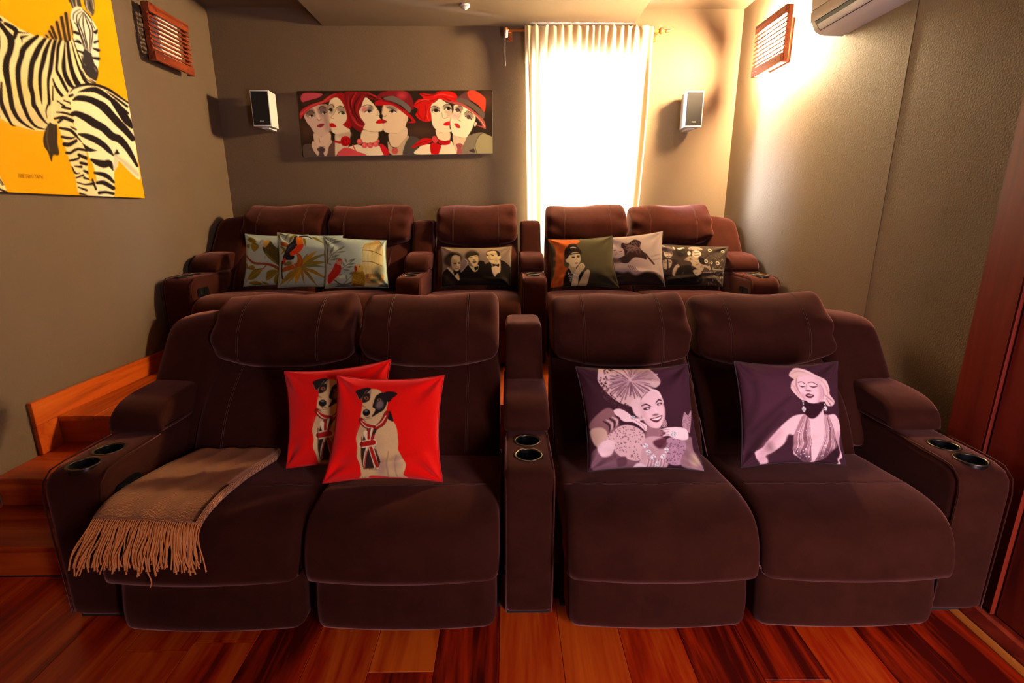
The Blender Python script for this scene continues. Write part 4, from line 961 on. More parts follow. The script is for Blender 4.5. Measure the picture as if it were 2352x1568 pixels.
    A.ell(1275, 1016, 26, 30, (206, 206, 206)); A.speckle([(1250, 990), (1300, 990), (1300, 1046), (1250, 1046)], (90, 80, 84), 0.3, 0.8)

def art_blonde(A):
    A.frame(1680, 820, 5.6)
    SK, SK2, K, BG = (228, 186, 184), (186, 138, 144), (64, 34, 42), (66, 38, 46)
    A.ell(480, 500, 300, 420, (80, 44, 56), 20, 200, 0.8)
    for p in ([(250, 350), (260, 600), (180, 900)], [(640, 560), (400, 800), (220, 1000)], [(560, 760), (380, 980), (260, 1180)]): A.line(p, [30, 60, 30], (48, 28, 32), 40, 0.6)
    A.fill([(820, 765), (700, 790), (600, 870), (500, 980), (380, 1130), (340, 1200), (255, 1270), (300, 1350), (380, 1462), (472, 1468), (440, 1380), (400, 1310), (480, 1255), (600, 1140), (660, 1060), (720, 1040), (720, 1250), (790, 1300), (960, 1380), (930, 1410), (1010, 1400), (1060, 1330), (1200, 1260), (1272, 1150), (1275, 1000), (1320, 1150), (1345, 1350), (1335, 1395), (1390, 1380), (1365, 1330), (1395, 1250), (1350, 1140), (1372, 950), (1330, 820), (1250, 752), (1110, 770), (1080, 660), (1000, 780), (930, 812), (870, 790)], SK, 8)
    A.fill([(380, 1130), (500, 990), (560, 1010), (460, 1200), (400, 1300), (300, 1300)], SK2, 50, 0.6); A.fill([(300, 1320), (420, 1330), (470, 1465), (380, 1460)], (206, 160, 166), 20, 0.6); A.fill([(1290, 1000), (1360, 980), (1350, 1200), (1310, 1140)], SK2, 24, 0.7); A.ell(430, 1190, 40, 70, (120, 84, 84), -40, 40, 0.6)
    A.fill([(845, 590), (960, 610), (1095, 575), (1095, 670), (1010, 780), (930, 818), (850, 770)], (52, 26, 34), 10)
    DL = [(808, 785), (880, 800), (910, 950), (920, 1100), (960, 1250), (985, 1380), (860, 1345), (760, 1265), (688, 1200), (700, 1060), (740, 930)]
    DR = [(1108, 775), (1172, 780), (1240, 900), (1282, 1000), (1266, 1180), (1180, 1285), (1035, 1350), (1080, 1180), (1110, 1000)]
    for D in (DL, DR): A.fill(D, (168, 122, 126), 5)
    rng = random.Random(9); m = np.maximum(A.mask(DL), A.mask(DR)); A.clip = m
    for i in range(30):
        x = 700+i*9; c = rng.choice([(214, 172, 170), (122, 78, 86), (232, 198, 194), (144, 98, 104)])
        A.line([(840+i*2.2, 790), (760+i*6, 1000), (720+i*9, 1330)], [4, 7, 6], c, 2)
        A.line([(1120+i*1.8, 780), (1120+i*5.4, 1000), (1040+i*8, 1340)], [4, 7, 6], c, 2)
    A.fill([(700, 1240), (900, 1260), (990, 1390), (760, 1340)], (76, 44, 56), 50, 0.8); A.fill([(1040, 1260), (1260, 1200), (1180, 1320), (1030, 1360)], (86, 52, 62), 50, 0.7)
    for i in range(46):
        x, y = rng.uniform(720, 1260), rng.uniform(900, 1340); A.ell(x, y, 6, 6, (236, 228, 236))
    A.clip = None
    A.fill([(640, 1030), (700, 1060), (690, 1230), (790, 1320), (700, 1420), (480, 1440), (430, 1330), (520, 1240), (600, 1140)], BG, 14)
    A.fill([(1180, 1290), (1270, 1180), (1310, 1220), (1330, 1390), (1100, 1400), (1050, 1360)], (54, 30, 36), 14)
    # hair and face
    A.fill([(672, 260), (720, 188), (790, 152), (900, 178), (1010, 236), (1130, 316), (1196, 420), (1194, 500), (1258, 580), (1235, 642), (1150, 648), (1100, 580), (1080, 600), (840, 590), (790, 570), (735, 520), (675, 440), (690, 350), (725, 312)], (226, 186, 178), 5)
    A.fill([(768, 345), (830, 270), (980, 268), (1062, 350), (1092, 460), (1080, 560), (1005, 617), (900, 617), (840, 560), (790, 480)], (232, 192, 190), 5)
    for p, c in (([(690, 250), (800, 200), (960, 240)], (206, 160, 140)), ([(760, 170), (900, 200), (1080, 300)], (240, 208, 204)), ([(700, 300), (780, 270)], (214, 176, 120)), ([(1070, 320), (1150, 420), (1160, 520)], (194, 148, 146)), ([(700, 380), (740, 460), (780, 540)], (190, 142, 144)), ([(1100, 500), (1190, 560), (1240, 600)], (150, 104, 112)), ([(760, 300), (750, 400), (790, 500)], (150, 100, 106)), ([(1060, 380), (1100, 470), (1090, 560)], (176, 126, 130)), ([(1140, 560), (1200, 640)], (120, 78, 88))):
        A.line(p, [6, 18, 8][:len(p)], c, 8, 0.8)
    A.fill([(1030, 360), (1092, 460), (1080, 560), (1010, 612), (1040, 500)], SK2, 30, 0.7); A.ell(830, 540, 26, 50, SK2, -30, 20, 0.6)
    A.line([(775, 358), (818, 342), (862, 368)], 9, (110, 66, 70), 3); A.line([(908, 358), (960, 346), (1020, 384)], 9, (110, 66, 70), 3); A.line([(790, 396), (825, 410), (862, 402)], [10, 16, 8], (80, 44, 52), 4); A.line([(922, 398), (970, 412), (1015, 400)], [8, 16, 10], (80, 44, 52), 4); A.ell(825, 388, 34, 12, (240, 204, 200), 0, 6); A.ell(965, 388, 38, 12, (240, 204, 200), 0, 6)
    A.ell(900, 462, 38, 11, (122, 76, 84), 5, 8); A.line([(885, 380), (868, 450)], 12, (196, 150, 152), 10); A.fill([(856, 520), (895, 496), (920, 504), (972, 520), (935, 555), (885, 552)], (92, 38, 48)); A.ell(915, 522, 36, 8, (216, 190, 186), 2)
    for (x, y, r) in ((808, 570, 9), (822, 604, 9), (824, 634, 7), (1108, 590, 7), (1112, 630, 7)): A.ell(x, y, r, r, (240, 234, 228))
    for (x, y) in ((828, 698), (1120, 682)):
        A.fill([(x, y-36), (x+26, y), (x, y+38), (x-26, y)], (216, 206, 200)); A.speckle([(x, y-36), (x+26, y), (x, y+38), (x-26, y)], (100, 84, 84), 0.3, 0.8)

def art_birds(A, which):
    A.frame(555, 525, 6.817)
    OL, BR = (132, 114, 30), (138, 66, 32)
    rng = random.Random(4)
    if which == 1:
        for P in ([(100, 180), (180, 155), (268, 225), (170, 238)], [(165, 262), (230, 238), (312, 308), (236, 388), (182, 330)], [(95, 290), (150, 255), (150, 335)], [(130, 825), (180, 720), (260, 670), (372, 668), (300, 760), (210, 825)], [(408, 835), (430, 720), (520, 680), (625, 700), (545, 770), (470, 828)], [(530, 880), (570, 760), (655, 745), (700, 820), (645, 900)], [(130, 880), (240, 850), (345, 890), (260, 922)], [(110, 645), (200, 608), (255, 650), (180, 675)], [(340, 860), (420, 880), (470, 920), (380, 905)], [(90, 560), (130, 620), (100, 660)], [(720, 600), (850, 560), (960, 640), (820, 680)], [(760, 250), (900, 220), (940, 300), (800, 330)]): A.fill(P, OL)
        for p in ([(130, 825), (360, 672)], [(410, 832), (620, 700)], [(170, 262), (300, 310)]): A.line(p, 6, (170, 150, 60))
        A.line([(95, 450), (180, 540), (260, 580), (420, 590), (540, 622), (680, 690), (900, 720)], [28, 30, 34, 36, 44, 52, 44], BR); A.line([(380, 665), (435, 608)], [10, 22], BR); A.line([(120, 630), (220, 680), (380, 660)], [6, 10, 10], BR)
        A.fill([(365, 335), (400, 305), (455, 255), (480, 215), (560, 310), (660, 380), (700, 560), (660, 640), (600, 600), (500, 525), (420, 440)], (72, 66, 28)); A.line([(420, 420), (500, 500), (590, 590)], [20, 30, 16], (122, 108, 44), 12)
        for i in range(40): A.ell(rng.uniform(400, 640), rng.uniform(300, 580), 7, 4, (96, 90, 40), 40) if True else 0
        A.fill([(372, 232), (440, 198), (474, 225), (430, 312), (390, 325)], (196, 158, 70)); A.ell(353, 218, 30, 29, (150, 140, 132)); A.line([(330, 220), (325, 250)], 10, (110, 100, 92)); A.ell(462, 350, 16, 10, (160, 60, 40), 30)
    elif which == 2:
        for p, w_ in (([(615, 85), (680, 115)], [30, 14]), ([(745, 105), (690, 185)], [40, 14]), ([(845, 115), (800, 170), (760, 245)], [44, 40, 12]), ([(990, 165), (1015, 220), (1028, 295)], [20, 40, 8]), ([(1130, 150), (1200, 185), (1295, 245)], [26, 36, 10]), ([(580, 110), (620, 170)], [40, 10]), ([(640, 300), (700, 360), (640, 420)], [30, 40, 10])): A.line(p, w_, OL)
        A.fill([(636, 228), (720, 240), (775, 290), (720, 312), (640, 275)], (150, 80, 32))
        c = (960, 640)
        for q, w_, col in (((1080, 420), 44, (122, 130, 92)), ((1210, 385), 66, (178, 132, 28)), ((1345, 425), 50, (124, 112, 40)), ((1350, 560), 66, (136, 116, 36)), ((1345, 640), 40, (110, 116, 70)), ((1340, 810), 54, (146, 112, 30)), ((1190, 910), 48, (134, 106, 34)), ((1000, 880), 44, (160, 112, 28)), ((860, 890), 80, (192, 140, 28)), ((740, 880), 54, (176, 130, 30)), ((640, 840), 44, (140, 112, 30)), ((600, 905), 60, (150, 120, 40))):
            m_ = ((c[0]+q[0])/2, (c[1]+q[1])/2-24)
            A.line([c, m_, q], [16, w_, 8], col); A.line([c, m_, q], 5, (200, 164, 60), 0, 0.5)
        A.fill([(895, 405), (960, 440), (992, 510), (985, 600), (905, 645), (760, 685), (670, 700), (680, 640), (820, 590), (900, 560), (910, 480)], (166, 86, 28)); A.line([(920, 440), (960, 540), (930, 610)], 12, (196, 112, 40), 6)
        A.fill([(690, 590), (760, 540), (840, 560), (760, 610)], (110, 108, 62)); A.line([(800, 540), (850, 590), (870, 630)], 10, (190, 170, 130))
        A.fill([(850, 142), (892, 128), (884, 200), (900, 300), (820, 380), (800, 440), (862, 460), (840, 512), (760, 522), (676, 484), (720, 360), (760, 270), (830, 210)], (36, 33, 36)); A.line([(880, 250), (800, 300), (740, 390)], 22, (66, 62, 64), 10)
        A.fill([(878, 165), (940, 133), (972, 170), (996, 285), (940, 312), (890, 255)], (234, 116, 24)); A.fill([(890, 290), (998, 270), (980, 350), (920, 412), (820, 452), (788, 402), (860, 352)], (218, 62, 22)); A.ell(925, 180, 26, 24, (240, 140, 50), 0, 8)
        A.line([(925, 142), (1030, 132), (1128, 180)], [30, 26, 12], (34, 30, 30)); A.line([(985, 160), (1050, 160), (1115, 182)], [16, 14, 6], (222, 216, 196)); A.ell(912, 140, 9, 8, (230, 220, 200)); A.ell(694, 535, 30, 54, (190, 52, 32), 20)
        A.line([(660, 540), (655, 660), (660, 800)], 22, (40, 30, 24))
    else:
        G, T_ = (112, 122, 86), (100, 78, 48)
        A.line([(1365, 560), (1368, 330), (1425, 150)], [16, 14, 6], T_)
        for a, b, w_ in (((1400, 170), (1510, 125), 26), ((1420, 250), (1600, 205), 34), ((1400, 430), (1485, 285), 38), ((1515, 375), (1648, 298), 34), ((1505, 402), (1660, 380), 30), ((1430, 475), (1565, 435), 34), ((1420, 512), (1590, 490), 32), ((1310, 190), (1372, 290), 30), ((1300, 130), (1380, 200), 26), ((1370, 150), (1440, 120), 22), ((1440, 200), (1540, 165), 24), ((1650, 488), (1684, 565), 28), ((1700, 545), (1825, 498), 30), ((1700, 592), (1815, 568), 28), ((1668, 634), (1785, 618), 30), ((1618, 662), (1725, 672), 30), ((1660, 740), (1672, 822), 28), ((1710, 730), (1770, 700), 24), ((1540, 750), (1605, 730), 24), ((1620, 560), (1640, 620), 26), ((1380, 560), (1440, 590), 20), ((1740, 160), (1790, 170), 16), ((1660, 150), (1680, 185), 14), ((1820, 160), (1780, 190), 14)):
            m_ = ((a[0]+b[0])/2, (a[1]+b[1])/2); A.line([a, m_, b], [6, w_, 4], G); A.line([a, b], 4, (150, 156, 116))
        for p in ([(1440, 440), (1580, 330)], [(1380, 290), (1480, 210)], [(1590, 655), (1700, 585), (1800, 510)], [(1600, 885), (1720, 785), (1760, 715)], [(1370, 520), (1440, 420)]): A.line(p, 8, T_)
        A.line([(1480, 820), (1550, 875), (1640, 885), (1760, 850)], 20, (96, 84, 56)); A.fill([(1290, 905), (1500, 880), (1900, 890), (2310, 870), (2330, 935), (1290, 940)], (84, 92, 82), 14); A.fill([(1310, 890), (1450, 870), (1500, 900), (1340, 930)], (150, 164, 140), 10)
        A.fill([(1925, 905), (1918, 330), (1960, 272), (2060, 240), (2140, 220), (2212, 280), (2224, 400), (2212, 720), (2215, 870)], (206, 196, 138)); A.ell(1985, 470, 56, 110, (196, 210, 180), 0, 30, 0.8)
        for i in range(17): A.line([(2125, 235), (1935+i*17.5, 330), (1935+i*17.5, 745)], 6, (196, 152, 62))
        for p in ([(1922, 362), (2060, 372), (2205, 432)], [(1925, 540), (2060, 545), (2212, 600)]): A.line(p, 10, (110, 78, 34))
        A.line([(1925, 330), (1960, 272), (2060, 240), (2140, 218), (2212, 280)], 9, (184, 136, 58)); A.fill([(2085, 210), (2130, 180), (2190, 240), (2110, 240)], (196, 150, 90)); A.line([(2080, 205), (2140, 200), (2195, 245)], 8, (110, 72, 40))
        A.fill([(1960, 740), (2212, 715), (2222, 850), (1970, 862)], (192, 152, 84)); 
        for i in range(14): A.line([(1978+i*17, 732), (1978+i*17, 778)], 9, (88, 58, 26))
        A.line([(1970, 800), (2215, 790)], 10, (150, 112, 50)); A.ell(2160, 690, 60, 100, (98, 100, 80), 10, 40, 0.8); A.ell(2120, 820, 80, 30, (90, 98, 62), -10, 14)
        A.fill([(1505, 562), (1570, 590), (1595, 640), (1560, 725), (1480, 805), (1410, 870), (1362, 858), (1368, 765), (1430, 685), (1470, 622)], (186, 44, 28)); 
        for i in range(50): A.ell(rng.uniform(1400, 1560), rng.uniform(620, 820), 7, 4, (220, 90, 60), -50, 0, 0.5 if True else 1)
        A.fill([(1508, 532), (1550, 500), (1608, 510), (1602, 572), (1560, 596), (1518, 572)], (206, 134, 92)); A.ell(1575, 512, 26, 14, (196, 52, 34), 10); A.line([(1598, 530), (1608, 552), (1594, 572)], 14, (150, 120, 110)); A.ell(1550, 525, 6, 6, (40, 24, 20))
        A.fill([(1800, 690), (1850, 662), (1930, 690), (1955, 780), (1935, 890), (1850, 915), (1752, 900), (1748, 780), (1768, 705)], (166, 132, 34)); 
        for i in range(70): A.ell(rng.uniform(1765, 1940), rng.uniform(700, 900), 7, 5, rng.choice([(110, 90, 24), (196, 164, 60)]), 0)
        A.ell(1872, 642, 72, 56, (204, 172, 78), 15); A.fill([(1795, 620), (1822, 612), (1840, 650), (1825, 690), (1800, 680)], (160, 44, 36)); A.ell(1878, 624, 9, 8, (40, 28, 18)); A.fill([(1755, 880), (1900, 890), (1930, 920), (1760, 920)], (96, 48, 30), 12, 0.8)

def art_three_men(A):
    """three men in evening suits on a grey-brown ground"""
    A.frame(1005, 555, 13.07)
    SK, K = (206, 176, 118), (28, 21, 14)
    A.ell(1700, 350, 500, 250, (140, 116, 92), 0, 200); A.fill([(150, 200), (420, 250), (300, 420), (160, 380)], (158, 132, 92), 80, 0.8)
    A.ell(470, 575, 270, 215, (46, 36, 22), -10, 40); A.ell(1045, 470, 205, 165, (42, 33, 20), 0, 40)
    A.fill([(700, 640), (830, 560), (920, 650), (860, 820), (720, 960), (690, 860)], (128, 106, 92), 20); A.line([(835, 575), (915, 660), (860, 810), (720, 940)], 14, (190, 170, 130), 6)
    A.fill([(150, 1000), (330, 840), (480, 940), (700, 980), (960, 740), (1100, 940), (1240, 650), (1390, 640), (1450, 720), (1600, 680), (1720, 1090), (1860, 620), (2080, 680), (2250, 900), (2250, 1400), (150, 1400)], K, 8)
    A.fill([(440, 500), (560, 440), (690, 500), (702, 640), (700, 780), (660, 885), (600, 915), (520, 870), (440, 760)], SK, 8); A.fill([(440, 560), (600, 660), (540, 870), (450, 780)], (140, 112, 78), 60, 0.7); A.ell(560, 510, 90, 50, (226, 200, 140), 10, 30)
    A.line([(490, 690), (560, 680)], 16, (60, 44, 28), 8); A.line([(640, 680), (695, 660)], 16, (60, 44, 28), 8); A.ell(545, 708, 40, 14, (60, 44, 28), 0, 6); A.ell(672, 700, 30, 14, (60, 44, 28), 0, 6); A.line([(610, 690), (625, 790)], 16, (226, 198, 140), 10); A.ell(620, 800, 34, 12, (96, 72, 46), 0, 8); A.line([(545, 830), (600, 850), (655, 825)], [8, 16, 8], (90, 58, 40), 4)
    A.fill([(315, 840), (360, 820), (500, 960), (515, 1045)], (206, 180, 124)); A.fill([(520, 1050), (590, 980), (640, 1000), (672, 1150), (640, 1190)], (210, 184, 128)); A.fill([(500, 900), (590, 940), (690, 880), (700, 980), (600, 985), (520, 1040)], K)
    A.fill([(930, 560), (1020, 490), (1200, 455), (1236, 560), (1222, 700), (1170, 785), (1090, 795), (1015, 690)], SK, 8); A.ell(1120, 655, 60, 34, (70, 46, 30), 0, 6); A.line([(1075, 645), (1165, 640)], 12, (226, 206, 160), 4); A.line([(975, 530), (1045, 520)], 14, (60, 44, 28), 6); A.line([(1135, 488), (1200, 482)], 14, (60, 44, 28), 6); A.line([(1095, 520), (1110, 590)], 18, (222, 194, 138), 8); A.ell(1105, 590, 40, 12, (110, 84, 54), 0, 8)
    A.fill([(948, 750), (1000, 780), (1110, 820), (1232, 740), (1232, 870), (1112, 955)], (206, 182, 130)); A.fill([(1120, 820), (1170, 800), (1230, 790), (1225, 860), (1140, 915)], K)
    A.fill([(1470, 460), (1490, 350), (1560, 300), (1700, 285), (1850, 345), (1880, 440), (1810, 500), (1750, 340), (1520, 350)], (48, 38, 24), 10); A.fill([(1488, 430), (1530, 340), (1740, 322), (1815, 470), (1890, 445), (1895, 530), (1850, 575), (1835, 650), (1725, 712), (1600, 675), (1530, 570), (1482, 520)], (220, 192, 132), 8)
    A.line([(1600, 425), (1670, 412)], 14, (60, 44, 28), 5); A.line([(1490, 440), (1540, 440)], 12, (60, 44, 28), 5); A.ell(1660, 450, 44, 12, (60, 44, 28), 5, 5); A.ell(1510, 458, 28, 10, (60, 44, 28), 0, 5); A.line([(1570, 450), (1545, 540), (1590, 545)], 12, (150, 120, 80), 8); A.line([(1550, 585), (1610, 590), (1670, 575)], 12, (110, 76, 50), 4); A.ell(1760, 600, 60, 60, (180, 148, 100), 0, 40, 0.7)
    A.fill([(1628, 840), (1720, 780), (1850, 610), (1888, 640), (1885, 930), (1800, 990), (1712, 1085)], (222, 192, 148)); A.fill([(1670, 715), (1760, 735), (1850, 705), (1840, 795), (1760, 770), (1680, 780)], K)
    A.fill([(200, 1000), (400, 1150), (560, 1300), (380, 1320), (240, 1120)], (58, 46, 26), 60, 0.8); A.fill([(1000, 1150), (1400, 1100), (1500, 1250), (1000, 1320)], (46, 35, 20), 80, 0.6)

def art_updo(A):
    A.frame(1250, 520, 5.345)
    SK = (214, 190, 138)
    A.fill([(40, 140), (420, 180), (340, 262), (250, 300), (238, 500), (292, 560), (220, 740), (60, 780), (120, 600), (140, 400), (120, 260)], (186, 88, 32), 6); rng = random.Random(2)
    for i in range(30): A.ell(rng.uniform(130, 280), rng.uniform(250, 740), 26, 16, rng.choice([(206, 108, 44), (150, 62, 24)]), rng.uniform(0, 90), 14, 0.5)
    A.fill([(500, 640), (860, 560), (920, 760), (480, 780)], (40, 34, 22), 60, 0.8)
    A.fill([(240, 360), (270, 290), (320, 262), (390, 268), (440, 330), (435, 380), (330, 370), (290, 440), (262, 450)], (40, 29, 19)); A.ell(335, 262, 56, 30, (36, 26, 17), -8); A.ell(285, 330, 44, 60, (36, 26, 17), 20); A.line([(312, 290), (345, 280), (378, 288)], 7, (236, 226, 190))
    A.fill([(300, 500), (370, 510), (380, 600), (330, 640), (280, 590)], (180, 154, 106)); A.fill([(288, 400), (330, 352), (412, 350), (434, 420), (424, 470), (382, 524), (332, 522), (292, 480), (262, 445)], SK, 3)
    A.line([(310, 372), (360, 362), (420, 358)], 14, (44, 32, 22), 5); A.ell(346, 408, 20, 10, (44, 32, 22)); A.ell(406, 402, 18, 9, (44, 32, 22)); A.line([(326, 390), (366, 388)], 6, (60, 44, 28)); A.line([(392, 385), (426, 382)], 6, (60, 44, 28)); A.line([(384, 410), (392, 448)], 6, (170, 140, 94), 3); A.ell(384, 482, 20, 9, (150, 96, 76)); A.ell(270, 448, 12, 22, SK, -10)
    A.fill([(240, 640), (290, 540), (340, 610), (450, 590), (470, 640), (430, 760), (250, 765)], (30, 23, 17)); A.line([(285, 590), (320, 640), (370, 610)], 8, (190, 176, 150)); A.speckle([(280, 600), (340, 610), (350, 680), (310, 700)], (200, 190, 165), 0.25, 0.8)
    A.fill([(330, 765), (345, 640), (370, 580), (430, 484), (470, 490), (486, 530), (440, 590), (415, 640), (400, 765)], SK, 3); A.line([(345, 605), (410, 632)], 9, (232, 224, 196)); A.line([(430, 500), (420, 570)], 5, (150, 122, 82)); A.line([(455, 495), (450, 560)], 5, (150, 122, 82)); A.fill([(405, 765), (470, 610), (520, 555), (548, 600), (500, 765)], (196, 170, 122), 4)

def art_embrace(A):
    A.frame(1250, 520, 5.345)
    SK, K = (172, 146, 132), (46, 30, 26)
    A.fill([(1150, 160), (1420, 120), (1400, 500), (1250, 420)], (182, 160, 140), 60, 0.7); A.line([(1290, 400), (1400, 360)], 10, (140, 118, 104), 8); A.line([(1280, 450), (1400, 420)], 10, (140, 118, 104), 8)
    A.fill([(930, 230), (1000, 240), (1080, 182), (1160, 215), (1150, 300), (1215, 375), (1215, 450), (1080, 425), (1000, 490), (910, 480), (890, 420), (960, 390), (925, 310)], K); rng = random.Random(6)
    for i in range(26): A.line([(rng.uniform(960, 1150), rng.uniform(210, 340)), (rng.uniform(960, 1150), rng.uniform(230, 380))], 7, (110, 84, 76), 2, 0.8)
    A.fill([(780, 300), (860, 290), (940, 300), (955, 385), (880, 430), (780, 420)], SK, 6); A.line([(900, 345), (925, 340)], 9, K); A.line([(835, 325), (860, 320)], 9, K); A.line([(870, 350), (850, 390)], 7, (130, 104, 94)); A.fill([(780, 420), (880, 430), (920, 480), (780, 480)], (90, 66, 58), 16)
    A.line([(1210, 370), (1260, 430), (1320, 495)], 22, (70, 42, 38)); A.fill([(780, 480), (960, 525), (1060, 430), (1120, 420), (1215, 445), (1250, 530), (1400, 545), (1400, 620), (1260, 585), (1130, 560), (1195, 612), (1120, 630), (1010, 590), (930, 605), (780, 590)], SK, 5)
    for i in range(4): A.line([(1000+i*26, 510+i*10), (1030+i*30, 570+i*8)], 6, (96, 70, 62)); 
    A.fill([(780, 600), (940, 610), (1010, 600), (1100, 640), (1250, 590), (1410, 630), (1460, 760), (1200, 800), (780, 780)], (36, 25, 21), 16)

def art_duo(A):
    A.frame(1250, 520, 5.345)
    K, LT = (26, 19, 15), (170, 146, 120)
    rng = random.Random(8)
    A.fill([(1380, 200), (1440, 220), (1480, 270), (1420, 290)], (190, 170, 150), 14); A.ell(1660, 350, 60, 60, (40, 34, 26), 0, 20)
    for (x, y, a, b) in ((1650, 292, 30, 14), (1690, 282, 24, 10), (1760, 360, 20, 30), (1580, 285, 12, 24)): A.ell(x, y, a, b, (206, 190, 166), 0, 4)
    A.fill([(1400, 540), (1450, 440), (1560, 440), (1630, 480), (1570, 650), (1400, 640)], (46, 34, 30), 4); A.fill([(1420, 460), (1540, 445), (1535, 540), (1460, 570)], LT, 4); A.line([(1500, 450), (1500, 560)], 16, K)
    A.ell(1512, 362, 50, 58, (196, 172, 146)); A.fill([(1445, 300), (1480, 262), (1560, 262), (1580, 300), (1560, 330), (1460, 335)], (104, 86, 74), 3); A.line([(1480, 350), (1540, 350)], 8, (80, 60, 50), 4); A.line([(1490, 400), (1535, 398)], 9, (90, 64, 54), 3); A.line([(1512, 355), (1514, 380)], 8, (150, 124, 104), 4)
    A.fill([(1700, 460), (1780, 395), (1900, 430), (1940, 540), (1890, 610), (1760, 570)], (160, 136, 106), 6); A.ell(1850, 365, 58, 50, (200, 176, 150)); A.fill([(1760, 300), (1790, 265), (1900, 268), (1930, 305), (1850, 320)], (150, 130, 112), 3); A.line([(1820, 350), (1880, 348)], 8, (80, 60, 50), 4); A.line([(1825, 388), (1885, 384)], 9, (90, 64, 54), 3); A.fill([(1870, 420), (1930, 430), (1950, 520), (1890, 500)], K)
    A.fill([(1580, 540), (1640, 460), (1760, 470), (1780, 530), (1660, 560), (1600, 640)], (60, 46, 38), 4); A.fill([(1560, 580), (1610, 510), (1640, 540), (1620, 650), (1560, 650)], LT, 4); A.fill([(1620, 560), (1780, 530), (1900, 640), (1900, 760), (1600, 760)], K, 10); A.fill([(1800, 600), (1850, 580), (1910, 620), (1850, 660)], LT, 5); A.line([(1890, 520), (1990, 550), (2010, 570)], 30, (150, 126, 104), 5)
    for (x, y, r) in ((1965, 470, 22), (2035, 486, 13), (2112, 490, 26), (2020, 315, 22), (2190, 320, 18)):
        A.ell(x, y, r, r, (206, 190, 160)); A.ell(x, y, r*.6, r*.6, (60, 48, 38))
    for i in range(90): 
        x, y = rng.uniform(2000, 2210), rng.uniform(400, 760); A.line([(x, y), (x+rng.uniform(-14, 14), y+rng.uniform(0, 30))], rng.uniform(4, 9), rng.choice([(190, 170, 140), (110, 90, 72), (30, 22, 18)]), 2, 0.8)
    for i in range(120):
        x, y = rng.uniform(1400, 2260), rng.uniform(210, 760); A.line([(x, y), (x+rng.uniform(-26, 26), y+rng.uniform(-20, 20))], rng.uniform(5, 14), rng.choice([(28, 20, 16), (44, 34, 28), (92, 76, 62)]), 6, 0.6)
    A.line([(1930, 620), (2050, 610)], 8, (150, 128, 100)); A.line([(2060, 580), (2190, 575)], 7, (170, 150, 120)); A.fill([(1400, 650), (1560, 660), (1700, 760), (1400, 780)], K, 10)

def set_print(o, cols):
    """write sRGB colours (0-255) into the mesh's colour attribute"""
    c = np.clip(cols/255.0, 0, 1)
    c = np.where(c <= 0.04045, c/12.92, ((c+0.055)/1.055)**2.4)
    a = o.data.color_attributes.new('print', 'FLOAT_COLOR', 'POINT')
    buf = np.ones((len(o.data.vertices), 4), np.float32); buf[:c.shape[0], :3] = c
    a.data.foreach_set('color', buf.ravel())

def grid_mesh(name, V, nu, nv, mat, parent, smooth=True, flip=False):
    """V: (nv, nu, 3) array of points"""
    me = bpy.data.meshes.new(name)
    i = np.arange(nv*nu).reshape(nv, nu)
    q = np.stack([i[:-1, :-1], i[:-1, 1:], i[1:, 1:], i[1:, :-1]], -1).reshape(-1, 4)
    if flip: q = q[:, ::-1]
    me.vertices.add(nu*nv); me.vertices.foreach_set('co', V.reshape(-1).astype(np.float32))
    n = len(q); me.loops.add(n*4); me.loops.foreach_set('vertex_index', q.ravel().astype(np.int32))
    me.polygons.add(n); me.polygons.foreach_set('loop_start', np.arange(0, n*4, 4, dtype=np.int32))
    me.polygons.foreach_set('use_smooth', np.full(n, smooth))
    me.update(calc_edges=True); me.validate()
    me.materials.append(mat)
    o = bpy.data.objects.new(name, me); COL.objects.link(o)
    if parent: o.parent = parent
    return o

# ------------------------------------------------------------------ cushions
M['print_cloth'] = print_mat('printed_cushion_cloth', 700, 0.85, 0.0, 0.2)
M['print_red'] = print_mat('woven_red_tapestry', 620, 0.85, 0.15, 0.4)
M['print_canvas'] = print_mat('painted_canvas', 900, 0.5, 0.0, 0.12)

